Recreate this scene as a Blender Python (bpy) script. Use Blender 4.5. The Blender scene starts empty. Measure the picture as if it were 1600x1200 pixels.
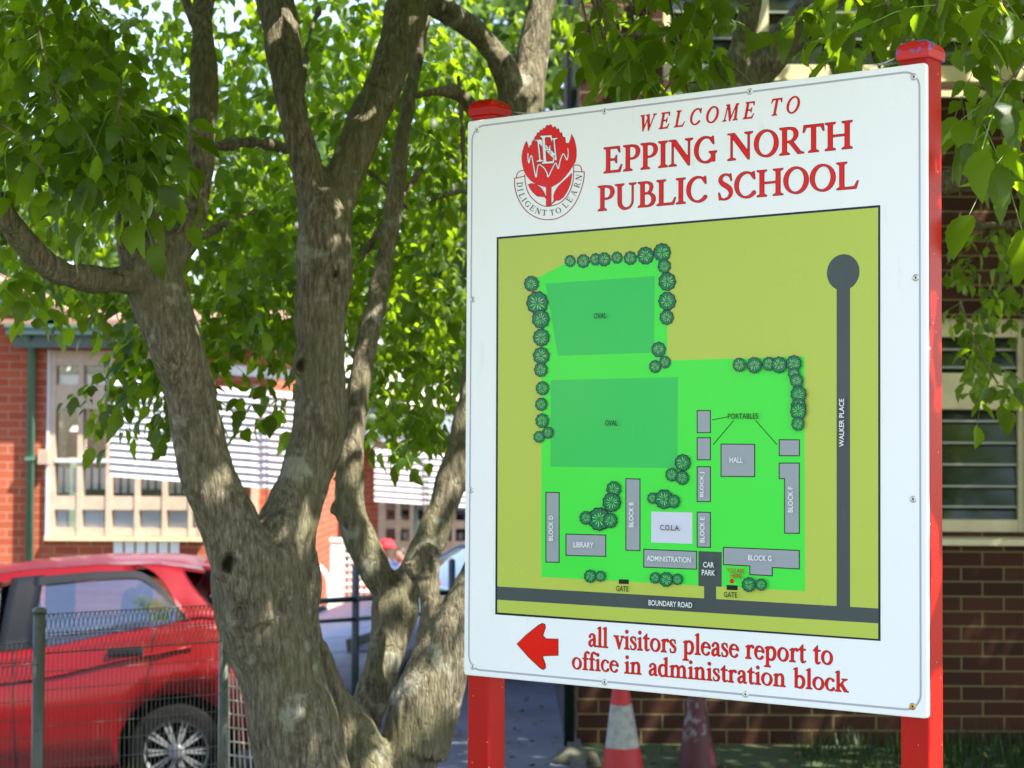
import bpy, bmesh, math, random
import numpy as np
from mathutils import Vector, Matrix, noise

random.seed(7)
RNG = np.random.default_rng(11)
R = math.radians
SC = bpy.context.scene
COL = SC.collection

# ------------------------------------------------------------------ camera
F_PX = 3000.0                       # focal length in pixels of a 1600 px wide frame
PITCH, ROLL = 0.03661836, 0.00568784
CAM_H = 1.75
cam_d = bpy.data.cameras.new("camera")
cam = bpy.data.objects.new("camera", cam_d)
COL.objects.link(cam)
cam_d.sensor_width = 36.0
cam_d.lens = 36.0 * F_PX / 1600.0
cam_d.clip_end = 600.0
cam_d.dof.use_dof = True
cam_d.dof.focus_distance = 4.15
cam_d.dof.aperture_fstop = 6.8
cam.matrix_world = (Matrix.Translation((0, 0, CAM_H)) @ Matrix.Rotation(math.pi / 2 + PITCH, 4, 'X')
                    @ Matrix.Rotation(ROLL, 4, 'Z'))
SC.camera = cam

# ------------------------------------------------------------------ sky, sun, exposure
SUN_DIR = Vector((0.68, -0.42, 1.16)).normalized()      # towards the sun
SUN_EL = math.asin(SUN_DIR.z)
world = bpy.data.worlds.new("World")
SC.world = world
world.use_nodes = True
wn = world.node_tree.nodes
wl = world.node_tree.links
bg = wn["Background"]
sky = wn.new("ShaderNodeTexSky")
sky.sky_type = 'NISHITA'
sky.sun_disc = False
sky.sun_elevation = SUN_EL
sky.sun_rotation = math.atan2(SUN_DIR.x, SUN_DIR.y)
sky.air_density = 1.0
sky.dust_density = 0.6
sky.ozone_density = 1.6
tint = wn.new("ShaderNodeMix"); tint.data_type = 'RGBA'; tint.blend_type = 'MULTIPLY'; tint.inputs[0].default_value = 1.0
tint.inputs[7].default_value = (1.12, 0.98, 0.95, 1)      # daylight white balance for open shade
wl.new(sky.outputs[0], tint.inputs[6]); wl.new(tint.outputs[2], bg.inputs[0])
bg.inputs[1].default_value = 0.125
sun_d = bpy.data.lights.new("sun", 'SUN')
sun_d.energy = 4.7
sun_d.angle = R(0.53)
sun_d.color = (1.0, 0.94, 0.84)
sun = bpy.data.objects.new("sun", sun_d)
COL.objects.link(sun)
sun.rotation_euler = SUN_DIR.to_track_quat('Z', 'Y').to_euler()
SC.view_settings.view_transform = 'Standard'
SC.view_settings.look = 'None'
SC.view_settings.exposure = 1.97
SC.view_settings.gamma = 1.0
SC.cycles.max_bounces = 8
SC.cycles.transparent_max_bounces = 12
SC.cycles.use_denoising = True
SC.cycles.sample_clamp_indirect = 6.0


def P(px, py, Y):
    """world point at distance Y that the survey photograph shows at (px, py)"""
    X, Yi = px - 800.0, py - 600.0
    c, s = math.cos(-ROLL), math.sin(-ROLL)
    x, y = X * c - Yi * s, X * s + Yi * c
    d = Vector((x / F_PX, 1.0, -y / F_PX))
    cp, sp = math.cos(PITCH), math.sin(PITCH)
    w = Vector((d.x, d.y * cp - d.z * sp, d.y * sp + d.z * cp))
    w *= Y / w.y
    return Vector((w.x, w.y, w.z + CAM_H))


# ------------------------------------------------------------------ helpers
def smooth01(t):
    t = min(1.0, max(0.0, t))
    return t * t * (3 - 2 * t)


def tag(o, label=None, cat=None, group=None, kind=None):
    if label: o["label"] = label
    if cat: o["category"] = cat
    if group: o["group"] = group
    if kind: o["kind"] = kind
    return o


def thing(name, label, cat, loc=(0, 0, 0), rotz=0.0, group=None):
    o = bpy.data.objects.new(name, None)
    o.empty_display_size = 0.2
    COL.objects.link(o)
    o.matrix_world = Matrix.Translation(loc) @ Matrix.Rotation(rotz, 4, 'Z')
    o["wm"] = [v for row in o.matrix_world for v in row]
    return tag(o, label, cat, group)


def world_of(o):
    m = Matrix.Identity(4)
    while o is not None:
        m = o.matrix_basis.copy() @ m
        o = o.parent
    return m


class MB:
    """collects faces for ONE mesh object"""
    def __init__(self):
        self.v = []; self.f = []; self.m = []; self.s = []

    def add(self, vs, fs, mat=0, sm=False):
        o = len(self.v)
        self.v.extend([tuple(p) for p in vs])
        for f in fs:
            self.f.append([i + o for i in f]); self.m.append(mat); self.s.append(sm)

    def box(self, a, b, mat=0):
        x0, y0, z0 = a; x1, y1, z1 = b
        if x0 > x1: x0, x1 = x1, x0
        if y0 > y1: y0, y1 = y1, y0
        if z0 > z1: z0, z1 = z1, z0
        vs = [(x0, y0, z0), (x1, y0, z0), (x1, y1, z0), (x0, y1, z0), (x0, y0, z1), (x1, y0, z1), (x1, y1, z1), (x0, y1, z1)]
        self.add(vs, [(0, 3, 2, 1), (4, 5, 6, 7), (0, 1, 5, 4), (1, 2, 6, 5), (2, 3, 7, 6), (3, 0, 4, 7)], mat)

    def obox(self, c, ax, ay, az, mat=0):
        c = Vector(c); ax = Vector(ax); ay = Vector(ay); az = Vector(az)
        vs = [c + sx * ax + sy * ay + sz * az for sz in (-1, 1) for sx, sy in ((-1, -1), (1, -1), (1, 1), (-1, 1))]
        self.add(vs, [(0, 3, 2, 1), (4, 5, 6, 7), (0, 1, 5, 4), (1, 2, 6, 5), (2, 3, 7, 6), (3, 0, 4, 7)], mat)

    def prism(self, pts, d, mat=0):
        """polygon pts (3D) pushed along vector d"""
        n = len(pts); d = Vector(d)
        vs = [Vector(p) for p in pts] + [Vector(p) + d for p in pts]
        fs = [list(range(n))[::-1], list(range(n, 2 * n))] + [(i, (i + 1) % n, n + (i + 1) % n, n + i) for i in range(n)]
        self.add(vs, fs, mat)

    def tube(self, pts, rad, n=8, mat=0, sm=True, caps=True, wob=0.0):
        pts = [Vector(p) for p in pts]
        if not hasattr(rad, '__len__'): rad = [rad] * len(pts)
        T = [(pts[min(i + 1, len(pts) - 1)] - pts[max(i - 1, 0)]).normalized() for i in range(len(pts))]
        up = Vector((0, 0, 1)) if abs(T[0].z) < 0.9 else Vector((0, 1, 0))
        u = T[0].cross(up).normalized()
        vs = []; fs = []
        for i, p in enumerate(pts):
            u = (u - T[i] * u.dot(T[i])).normalized()
            w = T[i].cross(u)
            for k in range(n):
                a = 2 * math.pi * k / n
                r = rad[i]
                if wob: r *= 1 + wob * noise.noise((p + u * math.cos(a) * .1 + w * math.sin(a) * .1) * 6)
                vs.append(p + (u * math.cos(a) + w * math.sin(a)) * r)
        for i in range(len(pts) - 1):
            for k in range(n):
                fs.append((i * n + k, i * n + (k + 1) % n, (i + 1) * n + (k + 1) % n, (i + 1) * n + k))
        if caps:
            fs.append(list(range(n))[::-1]); fs.append([(len(pts) - 1) * n + k for k in range(n)])
        self.add(vs, fs, mat, sm)

    def lathe(self, prof, c=(0, 0, 0), n=24, mat=0, sm=True, axis='Z', lean=(0, 0), caps=True):
        c = Vector(c); vs = []; fs = []
        for r, h in prof:
            for k in range(n):
                a = 2 * math.pi * k / n
                if axis == 'Z': vs.append(c + Vector((r * math.cos(a) + lean[0] * h, r * math.sin(a) + lean[1] * h, h)))
                else: vs.append(c + Vector((r * math.cos(a), h, r * math.sin(a))))
        for i in range(len(prof) - 1):
            for k in range(n):
                fs.append((i * n + k, i * n + (k + 1) % n, (i + 1) * n + (k + 1) % n, (i + 1) * n + k))
        if caps: fs.append(list(range(n))[::-1]); fs.append([(len(prof) - 1) * n + k for k in range(n)])
        self.add(vs, fs, mat, sm)

    def ball(self, c, r, mat=0, nu=14, nv=9, sc=(1, 1, 1)):
        c = Vector(c); vs = []; fs = []
        for j in range(nv + 1):
            t = math.pi * j / nv
            for k in range(nu):
                a = 2 * math.pi * k / nu
                vs.append(c + Vector((r * sc[0] * math.sin(t) * math.cos(a), r * sc[1] * math.sin(t) * math.sin(a), r * sc[2] * math.cos(t))))
        for j in range(nv):
            for k in range(nu):
                fs.append((j * nu + k, (j + 1) * nu + k, (j + 1) * nu + (k + 1) % nu, j * nu + (k + 1) % nu))
        self.add(vs, fs, mat, True)

    def build(self, name, mats, parent=None, world=True, bevel=0.0):
        """world: vertices are world coordinates and are brought into the parent's space"""
        me = bpy.data.meshes.new(name)
        vs = self.v
        if parent is not None and world:
            inv = world_of(parent).inverted()
            vs = [inv @ Vector(p) for p in vs]
        me.from_pydata([tuple(p) for p in vs], [], self.f)
        if not isinstance(mats, (list, tuple)): mats = [mats]
        for m in mats: me.materials.append(m)
        me.polygons.foreach_set('material_index', self.m)
        me.polygons.foreach_set('use_smooth', self.s)
        me.update()
        o = bpy.data.objects.new(name, me)
        COL.objects.link(o)
        if parent is not None: o.parent = parent
        if bevel:
            b = o.modifiers.new("bevel", 'BEVEL'); b.width = bevel; b.segments = 2; b.limit_method = 'ANGLE'
        return o


def copy_tree(o, parent=None):
    c = o.copy(); COL.objects.link(c)
    if parent is not None: c.parent = parent
    for ch in list(o.children): copy_tree(ch, c)
    return c


def np_mesh(name, V, Fq, mats, parent=None, midx=None, smooth=True):
    """V (n,3) array, Fq (m,k) array of equal-sized faces"""
    me = bpy.data.meshes.new(name)
    if parent is not None:
        inv = np.array(world_of(parent).inverted())
        V = V @ inv[:3, :3].T + inv[:3, 3]
    k = Fq.shape[1]
    me.vertices.add(len(V)); me.vertices.foreach_set('co', V.astype(np.float32).ravel())
    me.loops.add(Fq.size); me.loops.foreach_set('vertex_index', Fq.astype(np.int32).ravel())
    me.polygons.add(len(Fq))
    me.polygons.foreach_set('loop_start', np.arange(0, Fq.size, k, dtype=np.int32))
    me.polygons.foreach_set('loop_total', np.full(len(Fq), k, dtype=np.int32))
    for m in mats: me.materials.append(m)
    if midx is not None: me.polygons.foreach_set('material_index', midx.astype(np.int32))
    me.polygons.foreach_set('use_smooth', np.full(len(Fq), smooth))
    me.update(calc_edges=True); me.validate()
    o = bpy.data.objects.new(name, me); COL.objects.link(o)
    if parent is not None: o.parent = parent
    return o


# ------------------------------------------------------------------ materials
class NT:
    def __init__(self, name):
        self.mat = bpy.data.materials.new(name); self.mat.use_nodes = True
        self.t = self.mat.node_tree; self.n = self.t.nodes; self.l = self.t.links
        self.p = self.n["Principled BSDF"]; self.out = self.n["Material Output"]

    def node(self, typ, **kw):
        x = self.n.new(typ)
        for k, v in kw.items():
            if k in x.inputs: x.inputs[k].default_value = v
            else: setattr(x, k, v)
        return x

    def link(self, a, b): self.l.new(a, b)

    def coord(self, scale=(1, 1, 1), kind='Object'):
        tc = self.node("ShaderNodeTexCoord"); mp = self.node("ShaderNodeMapping")
        mp.inputs['Scale'].default_value = scale
        self.link(tc.outputs[kind], mp.inputs['Vector'])
        return mp.outputs[0]

    def noise(self, vec, scale, detail=4, rough=0.55):
        x = self.node("ShaderNodeTexNoise"); x.inputs['Scale'].default_value = scale
        x.inputs['Detail'].default_value = detail; x.inputs['Roughness'].default_value = rough
        self.link(vec, x.inputs['Vector'])
        return x.outputs[0]

    def ramp(self, fac, stops):
        r = self.node("ShaderNodeValToRGB"); e = r.color_ramp.elements
        while len(e) < len(stops): e.new(0.5)
        for el, (pos, c) in zip(e, stops):
            el.position = pos; el.color = (*c, 1) if len(c) == 3 else c
        self.link(fac, r.inputs[0]); return r.outputs[0]

    def mix(self, fac, a, b, blend='MIX'):
        m = self.node("ShaderNodeMix", data_type='RGBA', blend_type=blend)
        for val, idx in ((fac, 0), (a, 6), (b, 7)):
            if hasattr(val, 'links'): self.link(val, m.inputs[idx])
            else: m.inputs[idx].default_value = val if idx == 0 else (*val, 1)
        return m.outputs[2]

    def bump(self, h, strength=0.3, dist=0.01):
        b = self.node("ShaderNodeBump"); b.inputs['Strength'].default_value = strength
        b.inputs['Distance'].default_value = dist
        self.link(h, b.inputs['Height']); self.link(b.outputs[0], self.p.inputs['Normal'])


def plain(name, col, rough=0.5, metal=0.0, var=0.12, vscale=9.0, spec=0.5, bump=0.0, coat=0.0):
    m = NT(name)
    v = m.coord(); nz = m.noise(v, vscale)
    lo = tuple(max(0, c * (1 - var)) for c in col); hi = tuple(min(1, c * (1 + var)) for c in col)
    m.link(m.ramp(nz, [(0.3, lo), (0.7, hi)]), m.p.inputs['Base Color'])
    m.p.inputs['Roughness'].default_value = rough; m.p.inputs['Metallic'].default_value = metal
    m.p.inputs['Specular IOR Level'].default_value = spec
    m.p.inputs['Coat Weight'].default_value = coat; m.p.inputs['Coat Roughness'].default_value = 0.05
    if bump: m.bump(m.noise(v, vscale * 8, 5), bump, 0.004)
    return m.mat


def brick_mat(name, c1, c2, c3, mortar, rough=0.85):
    m = NT(name)
    tc = m.node("ShaderNodeTexCoord"); sep = m.node("ShaderNodeSeparateXYZ"); m.link(tc.outputs['Object'], sep.inputs[0])
    ad = m.node("ShaderNodeMath", operation='ADD'); m.link(sep.outputs[0], ad.inputs[0]); m.link(sep.outputs[1], ad.inputs[1])
    cmb = m.node("ShaderNodeCombineXYZ"); m.link(ad.outputs[0], cmb.inputs[0]); m.link(sep.outputs[2], cmb.inputs[1])
    b = m.node("ShaderNodeTexBrick")
    b.inputs['Scale'].default_value = 1.0; b.inputs['Brick Width'].default_value = 0.25
    b.inputs['Row Height'].default_value = 0.0872; b.inputs['Mortar Size'].default_value = 0.0055
    b.inputs['Mortar Smooth'].default_value = 0.25; b.inputs['Bias'].default_value = -0.1
    b.inputs['Color1'].default_value = (*c1, 1); b.inputs['Color2'].default_value = (*c2, 1); b.inputs['Mortar'].default_value = (*mortar, 1)
    m.link(cmb.outputs[0], b.inputs['Vector'])
    nz = m.noise(tc.outputs['Object'], 2.2, 3); n2 = m.noise(tc.outputs['Object'], 60, 4)
    col = m.mix(m.ramp(nz, [(0.45, (0, 0, 0)), (0.75, (0.55, 0.55, 0.55))]), b.outputs['Color'], c3)
    mort = m.mix(b.outputs['Fac'], col, mortar)
    mott = m.mix(0.5, mort, m.ramp(n2, [(0.25, (0.6, 0.6, 0.6)), (0.75, (1, 1, 1))]), 'MULTIPLY')
    m.link(mott, m.p.inputs['Base Color'])
    m.p.inputs['Roughness'].default_value = rough; m.p.inputs['Specular IOR Level'].default_value = 0.25
    inv = m.node("ShaderNodeMath", operation='SUBTRACT'); inv.inputs[0].default_value = 1.0
    m.link(b.outputs['Fac'], inv.inputs[1])
    h = m.node("ShaderNodeMath", operation='MULTIPLY_ADD'); m.link(n2, h.inputs[0]); h.inputs[1].default_value = 0.25
    m.link(inv.outputs[0], h.inputs[2])
    m.bump(h.outputs[0], 0.7, 0.006)
    return m.mat


def leaf_mat(name, base, base2, trans, tmix=0.45, rough=0.42, veins=False):
    m = NT(name)
    geo = m.node("ShaderNodeNewGeometry")
    col = m.ramp(geo.outputs['Random Per Island'], [(0.0, base), (0.6, base2), (1.0, tuple(c * 1.35 for c in base2))])
    tcol = m.ramp(geo.outputs['Random Per Island'], [(0.0, tuple(c * 0.72 for c in trans)), (0.7, trans), (1.0, tuple(min(1, c * 1.25) for c in trans))])
    m.link(col, m.p.inputs['Base Color'])
    m.p.inputs['Roughness'].default_value = rough
    m.p.inputs['Specular IOR Level'].default_value = 0.3
    tr = m.node("ShaderNodeBsdfTranslucent"); m.link(tcol, tr.inputs[0])
    mx = m.node("ShaderNodeMixShader"); mx.inputs[0].default_value = tmix
    m.link(m.p.outputs[0], mx.inputs[1]); m.link(tr.outputs[0], mx.inputs[2])
    m.link(mx.outputs[0], m.out.inputs[0])
    v = m.coord(); m.bump(m.noise(v, 70, 3), 0.25, 0.004)
    return m.mat


def glass_mat(name, tint=(0.7, 0.78, 0.8), rough=0.03, refl=1.0):
    m = NT(name)
    tr = m.node("ShaderNodeBsdfTransparent"); tr.inputs[0].default_value = (*tint, 1)
    gl = m.node("ShaderNodeBsdfGlossy"); gl.inputs['Roughness'].default_value = rough
    fr = m.node("ShaderNodeFresnel"); fr.inputs[0].default_value = 1.6
    mu = m.node("ShaderNodeMath", operation='MULTIPLY'); mu.inputs[1].default_value = refl; mu.use_clamp = True
    m.link(fr.outputs[0], mu.inputs[0])
    mx = m.node("ShaderNodeMixShader"); m.link(mu.outputs[0], mx.inputs[0])
    m.link(tr.outputs[0], mx.inputs[1]); m.link(gl.outputs[0], mx.inputs[2]); m.link(mx.outputs[0], m.out.inputs[0])
    v = m.coord(); nz = m.noise(v, 3.0, 2)
    b = m.node("ShaderNodeBump"); b.inputs['Strength'].default_value = 0.04; m.link(nz, b.inputs['Height'])
    m.link(b.outputs[0], gl.inputs['Normal'])
    return m.mat


def bark_mat():
    m = NT("bark")
    v = m.coord((1, 1, 1)); vs = m.coord((84, 84, 15)); vf = m.coord((210, 210, 60))
    big = m.noise(v, 3.2, 4); st = m.noise(vs, 1.0, 7, 0.68); fine = m.noise(vf, 1.0, 5, 0.7)
    vo = m.node("ShaderNodeTexVoronoi", feature='DISTANCE_TO_EDGE'); vo.inputs['Scale'].default_value = 1.0
    wv = m.coord((34, 34, 7)); wob = m.node("ShaderNodeVectorMath", operation='ADD'); nn = m.node("ShaderNodeTexNoise"); nn.inputs['Scale'].default_value = 1.3
    m.link(wv, nn.inputs['Vector']); m.link(wv, wob.inputs[0]); m.link(nn.outputs[1], wob.inputs[1]); m.link(wob.outputs[0], vo.inputs['Vector'])
    crack = m.ramp(vo.outputs['Distance'], [(0.0, (0, 0, 0)), (0.09, (1, 1, 1))])
    c1 = m.ramp(st, [(0.30, (0.050, 0.038, 0.027)), (0.44, (0.162, 0.132, 0.094)), (0.58, (0.290, 0.250, 0.186)), (0.76, (0.504, 0.455, 0.360))])
    c1 = m.mix(m.ramp(fine, [(0.35, (0.55, 0.55, 0.55)), (0.6, (0, 0, 0))]), c1, (0.069, 0.055, 0.038))
    c1 = m.mix(m.ramp(crack, [(0.0, (0.2, 0.2, 0.2)), (1.0, (0, 0, 0))]), c1, (0.050, 0.041, 0.029))
    c2 = m.mix(m.ramp(big, [(0.44, (0, 0, 0)), (0.62, (0.5, 0.5, 0.5))]), c1, (0.143, 0.140, 0.069))
    pat = m.noise(v, 9, 4)
    c3 = m.mix(m.ramp(pat, [(0.60, (0, 0, 0)), (0.66, (0.42, 0.42, 0.42))]), c2, (0.478, 0.478, 0.409))
    c4 = m.mix(m.ramp(m.noise(v, 14, 5), [(0.30, (0.75, 0.75, 0.75)), (0.42, (0, 0, 0))]), c3, (0.065, 0.051, 0.035))
    at = m.node("ShaderNodeAttribute"); at.attribute_name = "knot"
    c5 = m.mix(1.0, c4, (0.87, 0.89, 0.83), 'MULTIPLY')
    m.link(m.mix(at.outputs['Fac'], c5, (0.016, 0.012, 0.008)), m.p.inputs['Base Color'])
    m.p.inputs['Roughness'].default_value = 0.9; m.p.inputs['Specular IOR Level'].default_value = 0.2
    h = m.node("ShaderNodeMath", operation='MULTIPLY_ADD'); m.link(fine, h.inputs[0]); h.inputs[1].default_value = 0.35; m.link(st, h.inputs[2])
    h2 = m.node("ShaderNodeMath", operation='MULTIPLY_ADD'); m.link(crack, h2.inputs[0]); h2.inputs[1].default_value = 0.30; m.link(h.outputs[0], h2.inputs[2])
    m.bump(h2.outputs[0], 0.9, 0.014)
    return m.mat


M = {}
M['bark'] = bark_mat()
M['leaf'] = leaf_mat("leaf_green", (0.010, 0.026, 0.0035), (0.021, 0.048, 0.006), (0.40, 0.62, 0.013), 0.50)
M['leaf_far'] = leaf_mat("leaf_far_green", (0.022, 0.05, 0.014), (0.045, 0.085, 0.02), (0.26, 0.42, 0.05), 0.4)
M['stalk'] = plain("leaf_stalk_green", (0.17, 0.24, 0.07), 0.5)
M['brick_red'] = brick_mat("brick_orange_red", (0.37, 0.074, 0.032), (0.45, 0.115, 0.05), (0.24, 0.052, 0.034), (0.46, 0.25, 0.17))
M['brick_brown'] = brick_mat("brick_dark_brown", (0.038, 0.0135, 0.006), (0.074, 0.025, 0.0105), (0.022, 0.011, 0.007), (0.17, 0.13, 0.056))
M['cream'] = plain("cream_paint", (0.55, 0.48, 0.28), 0.5)
M['timber'] = plain("pale_timber_paint", (0.46, 0.345, 0.25), 0.55)
M['teal_trim'] = plain("green_blue_trim", (0.03, 0.07, 0.065), 0.35)
M['pipe_green'] = plain("pipe_green_paint", (0.07, 0.16, 0.11), 0.4)
M['pole_dark'] = plain("dark_green_paint", (0.006, 0.013, 0.008), 0.75, spec=0.15)
M['roof_tile'] = plain("terracotta_tiles", (0.26, 0.14, 0.10), 0.8, var=0.25, vscale=6)
M['roof_grey'] = plain("grey_roof_metal", (0.17, 0.19, 0.22), 0.5)
M['white_slat'] = plain("white_slat_paint", (0.50, 0.50, 0.51), 0.55, var=0.03)
M['blind'] = plain("pale_blind", (0.76, 0.76, 0.77), 0.8, var=0.08)
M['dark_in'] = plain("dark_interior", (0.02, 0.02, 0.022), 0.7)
M['warm_in'] = plain("warm_interior", (0.20, 0.14, 0.06), 0.8, var=0.6, vscale=3)
M['paper'] = plain("white_paper", (0.8, 0.8, 0.83), 0.7, var=0.03)
M['glass'] = glass_mat("window_glass", (0.93, 0.95, 0.95))
nt = NT("red_post_paint"); v = nt.coord()
c_ = nt.ramp(nt.noise(v, 5, 5, .6), [(0.3, (0.34, 0.004, 0.003)), (0.7, (0.45, 0.007, 0.005))])
c_ = nt.mix(nt.ramp(nt.noise(v, 95, 2), [(0.735, (0, 0, 0)), (0.75, (1, 1, 1))]), c_, (0.55, 0.40, 0.36))
c_ = nt.mix(nt.ramp(nt.noise(v, 60, 3), [(0.25, (1, 1, 1)), (0.28, (0, 0, 0))]), c_, (0.05, 0.006, 0.006))
nt.link(c_, nt.p.inputs['Base Color']); nt.p.inputs['Roughness'].default_value = 0.36; nt.p.inputs['Specular IOR Level'].default_value = 0.22; nt.bump(nt.noise(v, 130, 3), .12, .002)
M['red_post'] = nt.mat
M['concrete'] = plain("old_concrete", (0.28, 0.25, 0.2), 0.9, var=0.3, bump=0.4)
M['fence_green'] = plain("fence_green_coat", (0.070, 0.074, 0.050), 0.4)
M['fence_teal'] = plain("fence_grey_coat", (0.05, 0.07, 0.075), 0.45)
M['wire_pale'] = plain("galvanised_wire", (0.42, 0.40, 0.33), 0.45, metal=0.2)  # pale tone puts sunlight into the colour of the fence wire
M['white_metal'] = plain("white_gate_paint", (0.78, 0.78, 0.76), 0.4)

# ================================================================== GROUND
def zg(x, y):
    a = 0.40 * smooth01((-x - 0.25) / 1.3) * smooth01((y - 6.8) / 2.2)
    b = 0.55 * smooth01((y - 14.0) / 7.0)
    return 0.06 - max(a, b) - 0.25 * smooth01((-x - 3.0) / 8.0) * smooth01((y - 6.0) / 3.0)


def sheet(name, xs, ys, dz, mat, keep=None):
    mb = MB(); idx = {}
    for j, y in enumerate(ys):
        for i, x in enumerate(xs):
            idx[i, j] = len(mb.v); mb.v.append((x, y, zg(x, y) + dz))
    for j in range(len(ys) - 1):
        for i in range(len(xs) - 1):
            mb.f.append([idx[i, j], idx[i + 1, j], idx[i + 1, j + 1], idx[i, j + 1]]); mb.m.append(0); mb.s.append(True)
    return tag(mb.build(name, mat), kind="structure")


def asphalt(name, c):
    m = NT(name); v = m.coord()
    nz = m.noise(v, 1.3, 5); fine = m.noise(v, 220, 3)
    a = m.ramp(nz, [(0.3, tuple(x * .65 for x in c)), (0.7, tuple(x * 1.25 for x in c))])
    m.link(m.mix(0.6, a, m.ramp(fine, [(0.3, (0.55, 0.55, 0.55)), (0.7, (1, 1, 1))]), 'MULTIPLY'), m.p.inputs['Base Color'])
    m.p.inputs['Roughness'].default_value = 0.75
    m.bump(fine, 0.5, 0.004)
    return m.mat


M['asphalt'] = asphalt("asphalt_grey", (0.10, 0.105, 0.125))
M['asphalt_path'] = asphalt("asphalt_path_grey", (0.115, 0.125, 0.16))
gm = NT("earth_and_grass")
gv = gm.coord()
gm.link(gm.ramp(gm.noise(gv, 1.6, 6, .65), [(0.3, (0.03, 0.05, 0.014)), (0.55, (0.055, 0.075, 0.022)), (0.75, (0.11, 0.085, 0.05))]), gm.p.inputs['Base Color'])
gm.p.inputs['Roughness'].default_value = 0.95
gm.bump(gm.noise(gv, 40, 4), 0.8, 0.02)
M['earth'] = gm.mat

gx = [-300, -120, -60, -30] + [x * 0.5 for x in range(-40, 41)] + [30, 60, 120, 300]
gy = [-60, -20, -8] + [y * 0.5 for y in range(-8, 70)] + [40, 50, 70, 100, 160, 300, 520]
sheet("ground", gx, gy, 0.0, M['earth'])
sheet("footpath", [-1.05 + 0.1375 * i for i in range(11)], [9.4 + 0.4 * i for i in range(50)], 0.004, M['asphalt_path'])
sheet("car_park", [-16, -13, -10, -8] + [-7 + 0.3 * i for i in range(20)] + [-1.06], [9.3 + 0.35 * i for i in range(25)], 0.004, M['asphalt'])
M['concrete_path'] = asphalt("pale_concrete", (0.50, 0.47, 0.42))
sheet("pavement", [-14 + 1.0 * i for i in range(29)], [-6.5 + 0.5 * i for i in range(12)], 0.006, M['concrete_path'])  # unseen pale slab added behind the camera to bounce sun onto the sign
sheet("road", [-40 + 4.0 * i for i in range(21)], [-16 + 1.0 * i for i in range(10)], 0.004, M['asphalt'])  # unseen roadway, added behind the camera for more bounced light
kb = MB()
for i in range(30):
    y0 = 9.4 + 0.3 * i
    kb.prism([(0.33, y0, zg(.33, y0) - .1), (0.33, y0, zg(.33, y0) + .03), (0.41, y0, zg(.33, y0) + .03), (0.41, y0, zg(.33, y0) - .1)], (0, 0.297, 0))
M['kerb'] = plain("dirty_kerb_concrete", (0.075, 0.07, 0.06), 0.9, var=.4, bump=.4)
tag(kb.build("kerb", M['kerb']), kind="structure")

# ================================================================== RIGHT-HAND BRICK BUILDING
def PX(px, Y, py=600): return P(px, py, Y).x
def PZ(py, Y, px=800): return P(px, py, Y).z


YB = 11.3
b2 = thing("brick_building", "dark brown brick two storey school block with cream louvre windows behind the sign", "building", (PX(904, YB), YB, 0.06))
xl, xr = PX(904, YB), 9.0
wx0, wx1 = PX(1392, YB), PX(1606, YB)
wz0, wz1 = PZ(832, YB, 1540), PZ(497, YB, 1540)
ux0, ux1 = PX(1036, YB, 100), PX(1760, YB, 100)
uz0, uz1 = PZ(132, YB, 1160), PZ(132, YB, 1160) + 1.5
w2a, w2b = wx1 + 1.6, wx1 + 3.2
mb = MB()
dp = 0.24
mb.box((xl, YB, -0.3), (xr, YB + dp, wz0))
mb.box((xl, YB, wz0), (wx0, YB + dp, wz1))
mb.box((wx1, YB, wz0), (w2a, YB + dp, wz1)); mb.box((w2b, YB, wz0), (xr, YB + dp, wz1))
mb.box((xl, YB, wz1), (xr, YB + dp, uz0))
mb.box((xl, YB, uz0), (ux0, YB + dp, uz1)); mb.box((ux1, YB, uz0), (xr, YB + dp, uz1))
mb.box((xl, YB, uz1), (xr, YB + dp, uz1 + 0.9))
mb.box((xl, YB + dp, -0.3), (xl + dp, 15.0, uz1 + 0.9))
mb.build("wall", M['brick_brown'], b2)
rm = MB(); rm.box((xl - 0.5, YB - 0.6, uz1 + 0.9), (xr, 15.5, uz1 + 1.05)); rm.build("roof", M['roof_grey'], b2)
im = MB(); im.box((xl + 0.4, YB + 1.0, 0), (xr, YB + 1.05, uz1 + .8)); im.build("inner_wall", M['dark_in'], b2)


M['green_glass'] = plain("dim_louvre_glass", (0.018, 0.024, 0.016), 0.08, var=0.3, vscale=3, spec=0.6)


def louvre_window(x0, x1, z0, z1, rows, label=None, lw=0.045):
    """rows: list of (pane bottom, pane top, blade heights)"""
    fr = MB(); y = YB + 0.045
    fr.box((x0, y, z0), (x0 + lw, y + .09, z1)); fr.box((x1 - lw, y, z0), (x1, y + .09, z1))
    zc = z0
    for (a, b, bl) in rows:
        fr.box((x0 + lw, y + .004, zc), (x1 - lw, y + .085, a)); zc = b
    fr.box((x0 + lw, y + .004, zc), (x1 - lw, y + .085, z1))
    f = fr.build("window", M['cream'], b2, bevel=0.004)
    sl = MB(); sl.prism([(x0 - .05, YB - .05, z0 - .075), (x0 - .05, YB - .05, z0 - .04), (x0 - .05, YB + .12, z0 - .003), (x0 - .05, YB + .12, z0 - .075)], (x1 - x0 + .1, 0, 0))
    sl.build("sill", M['cream'], f)
    for (a, b, bl) in rows:
        g = MB(); n = len(bl) + 1; zz = [a] + bl + [b]
        for k in range(n):
            g.prism([(x0 + lw, y + .03, zz[k]), (x0 + lw, y + .036, zz[k]), (x0 + lw, y + .062, zz[k + 1] + .004), (x0 + lw, y + .056, zz[k + 1] + .004)], (x1 - x0 - 2 * lw, 0, 0))
        g.build("pane", M['green_glass'], f)
        e = MB()
        for zb_ in bl: e.box((x0 + lw, y + .022, zb_ - .007), (x1 - lw, y + .034, zb_ + .007))
        e.build("louvre_edge", M['blade'], f)
    return f


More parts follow.
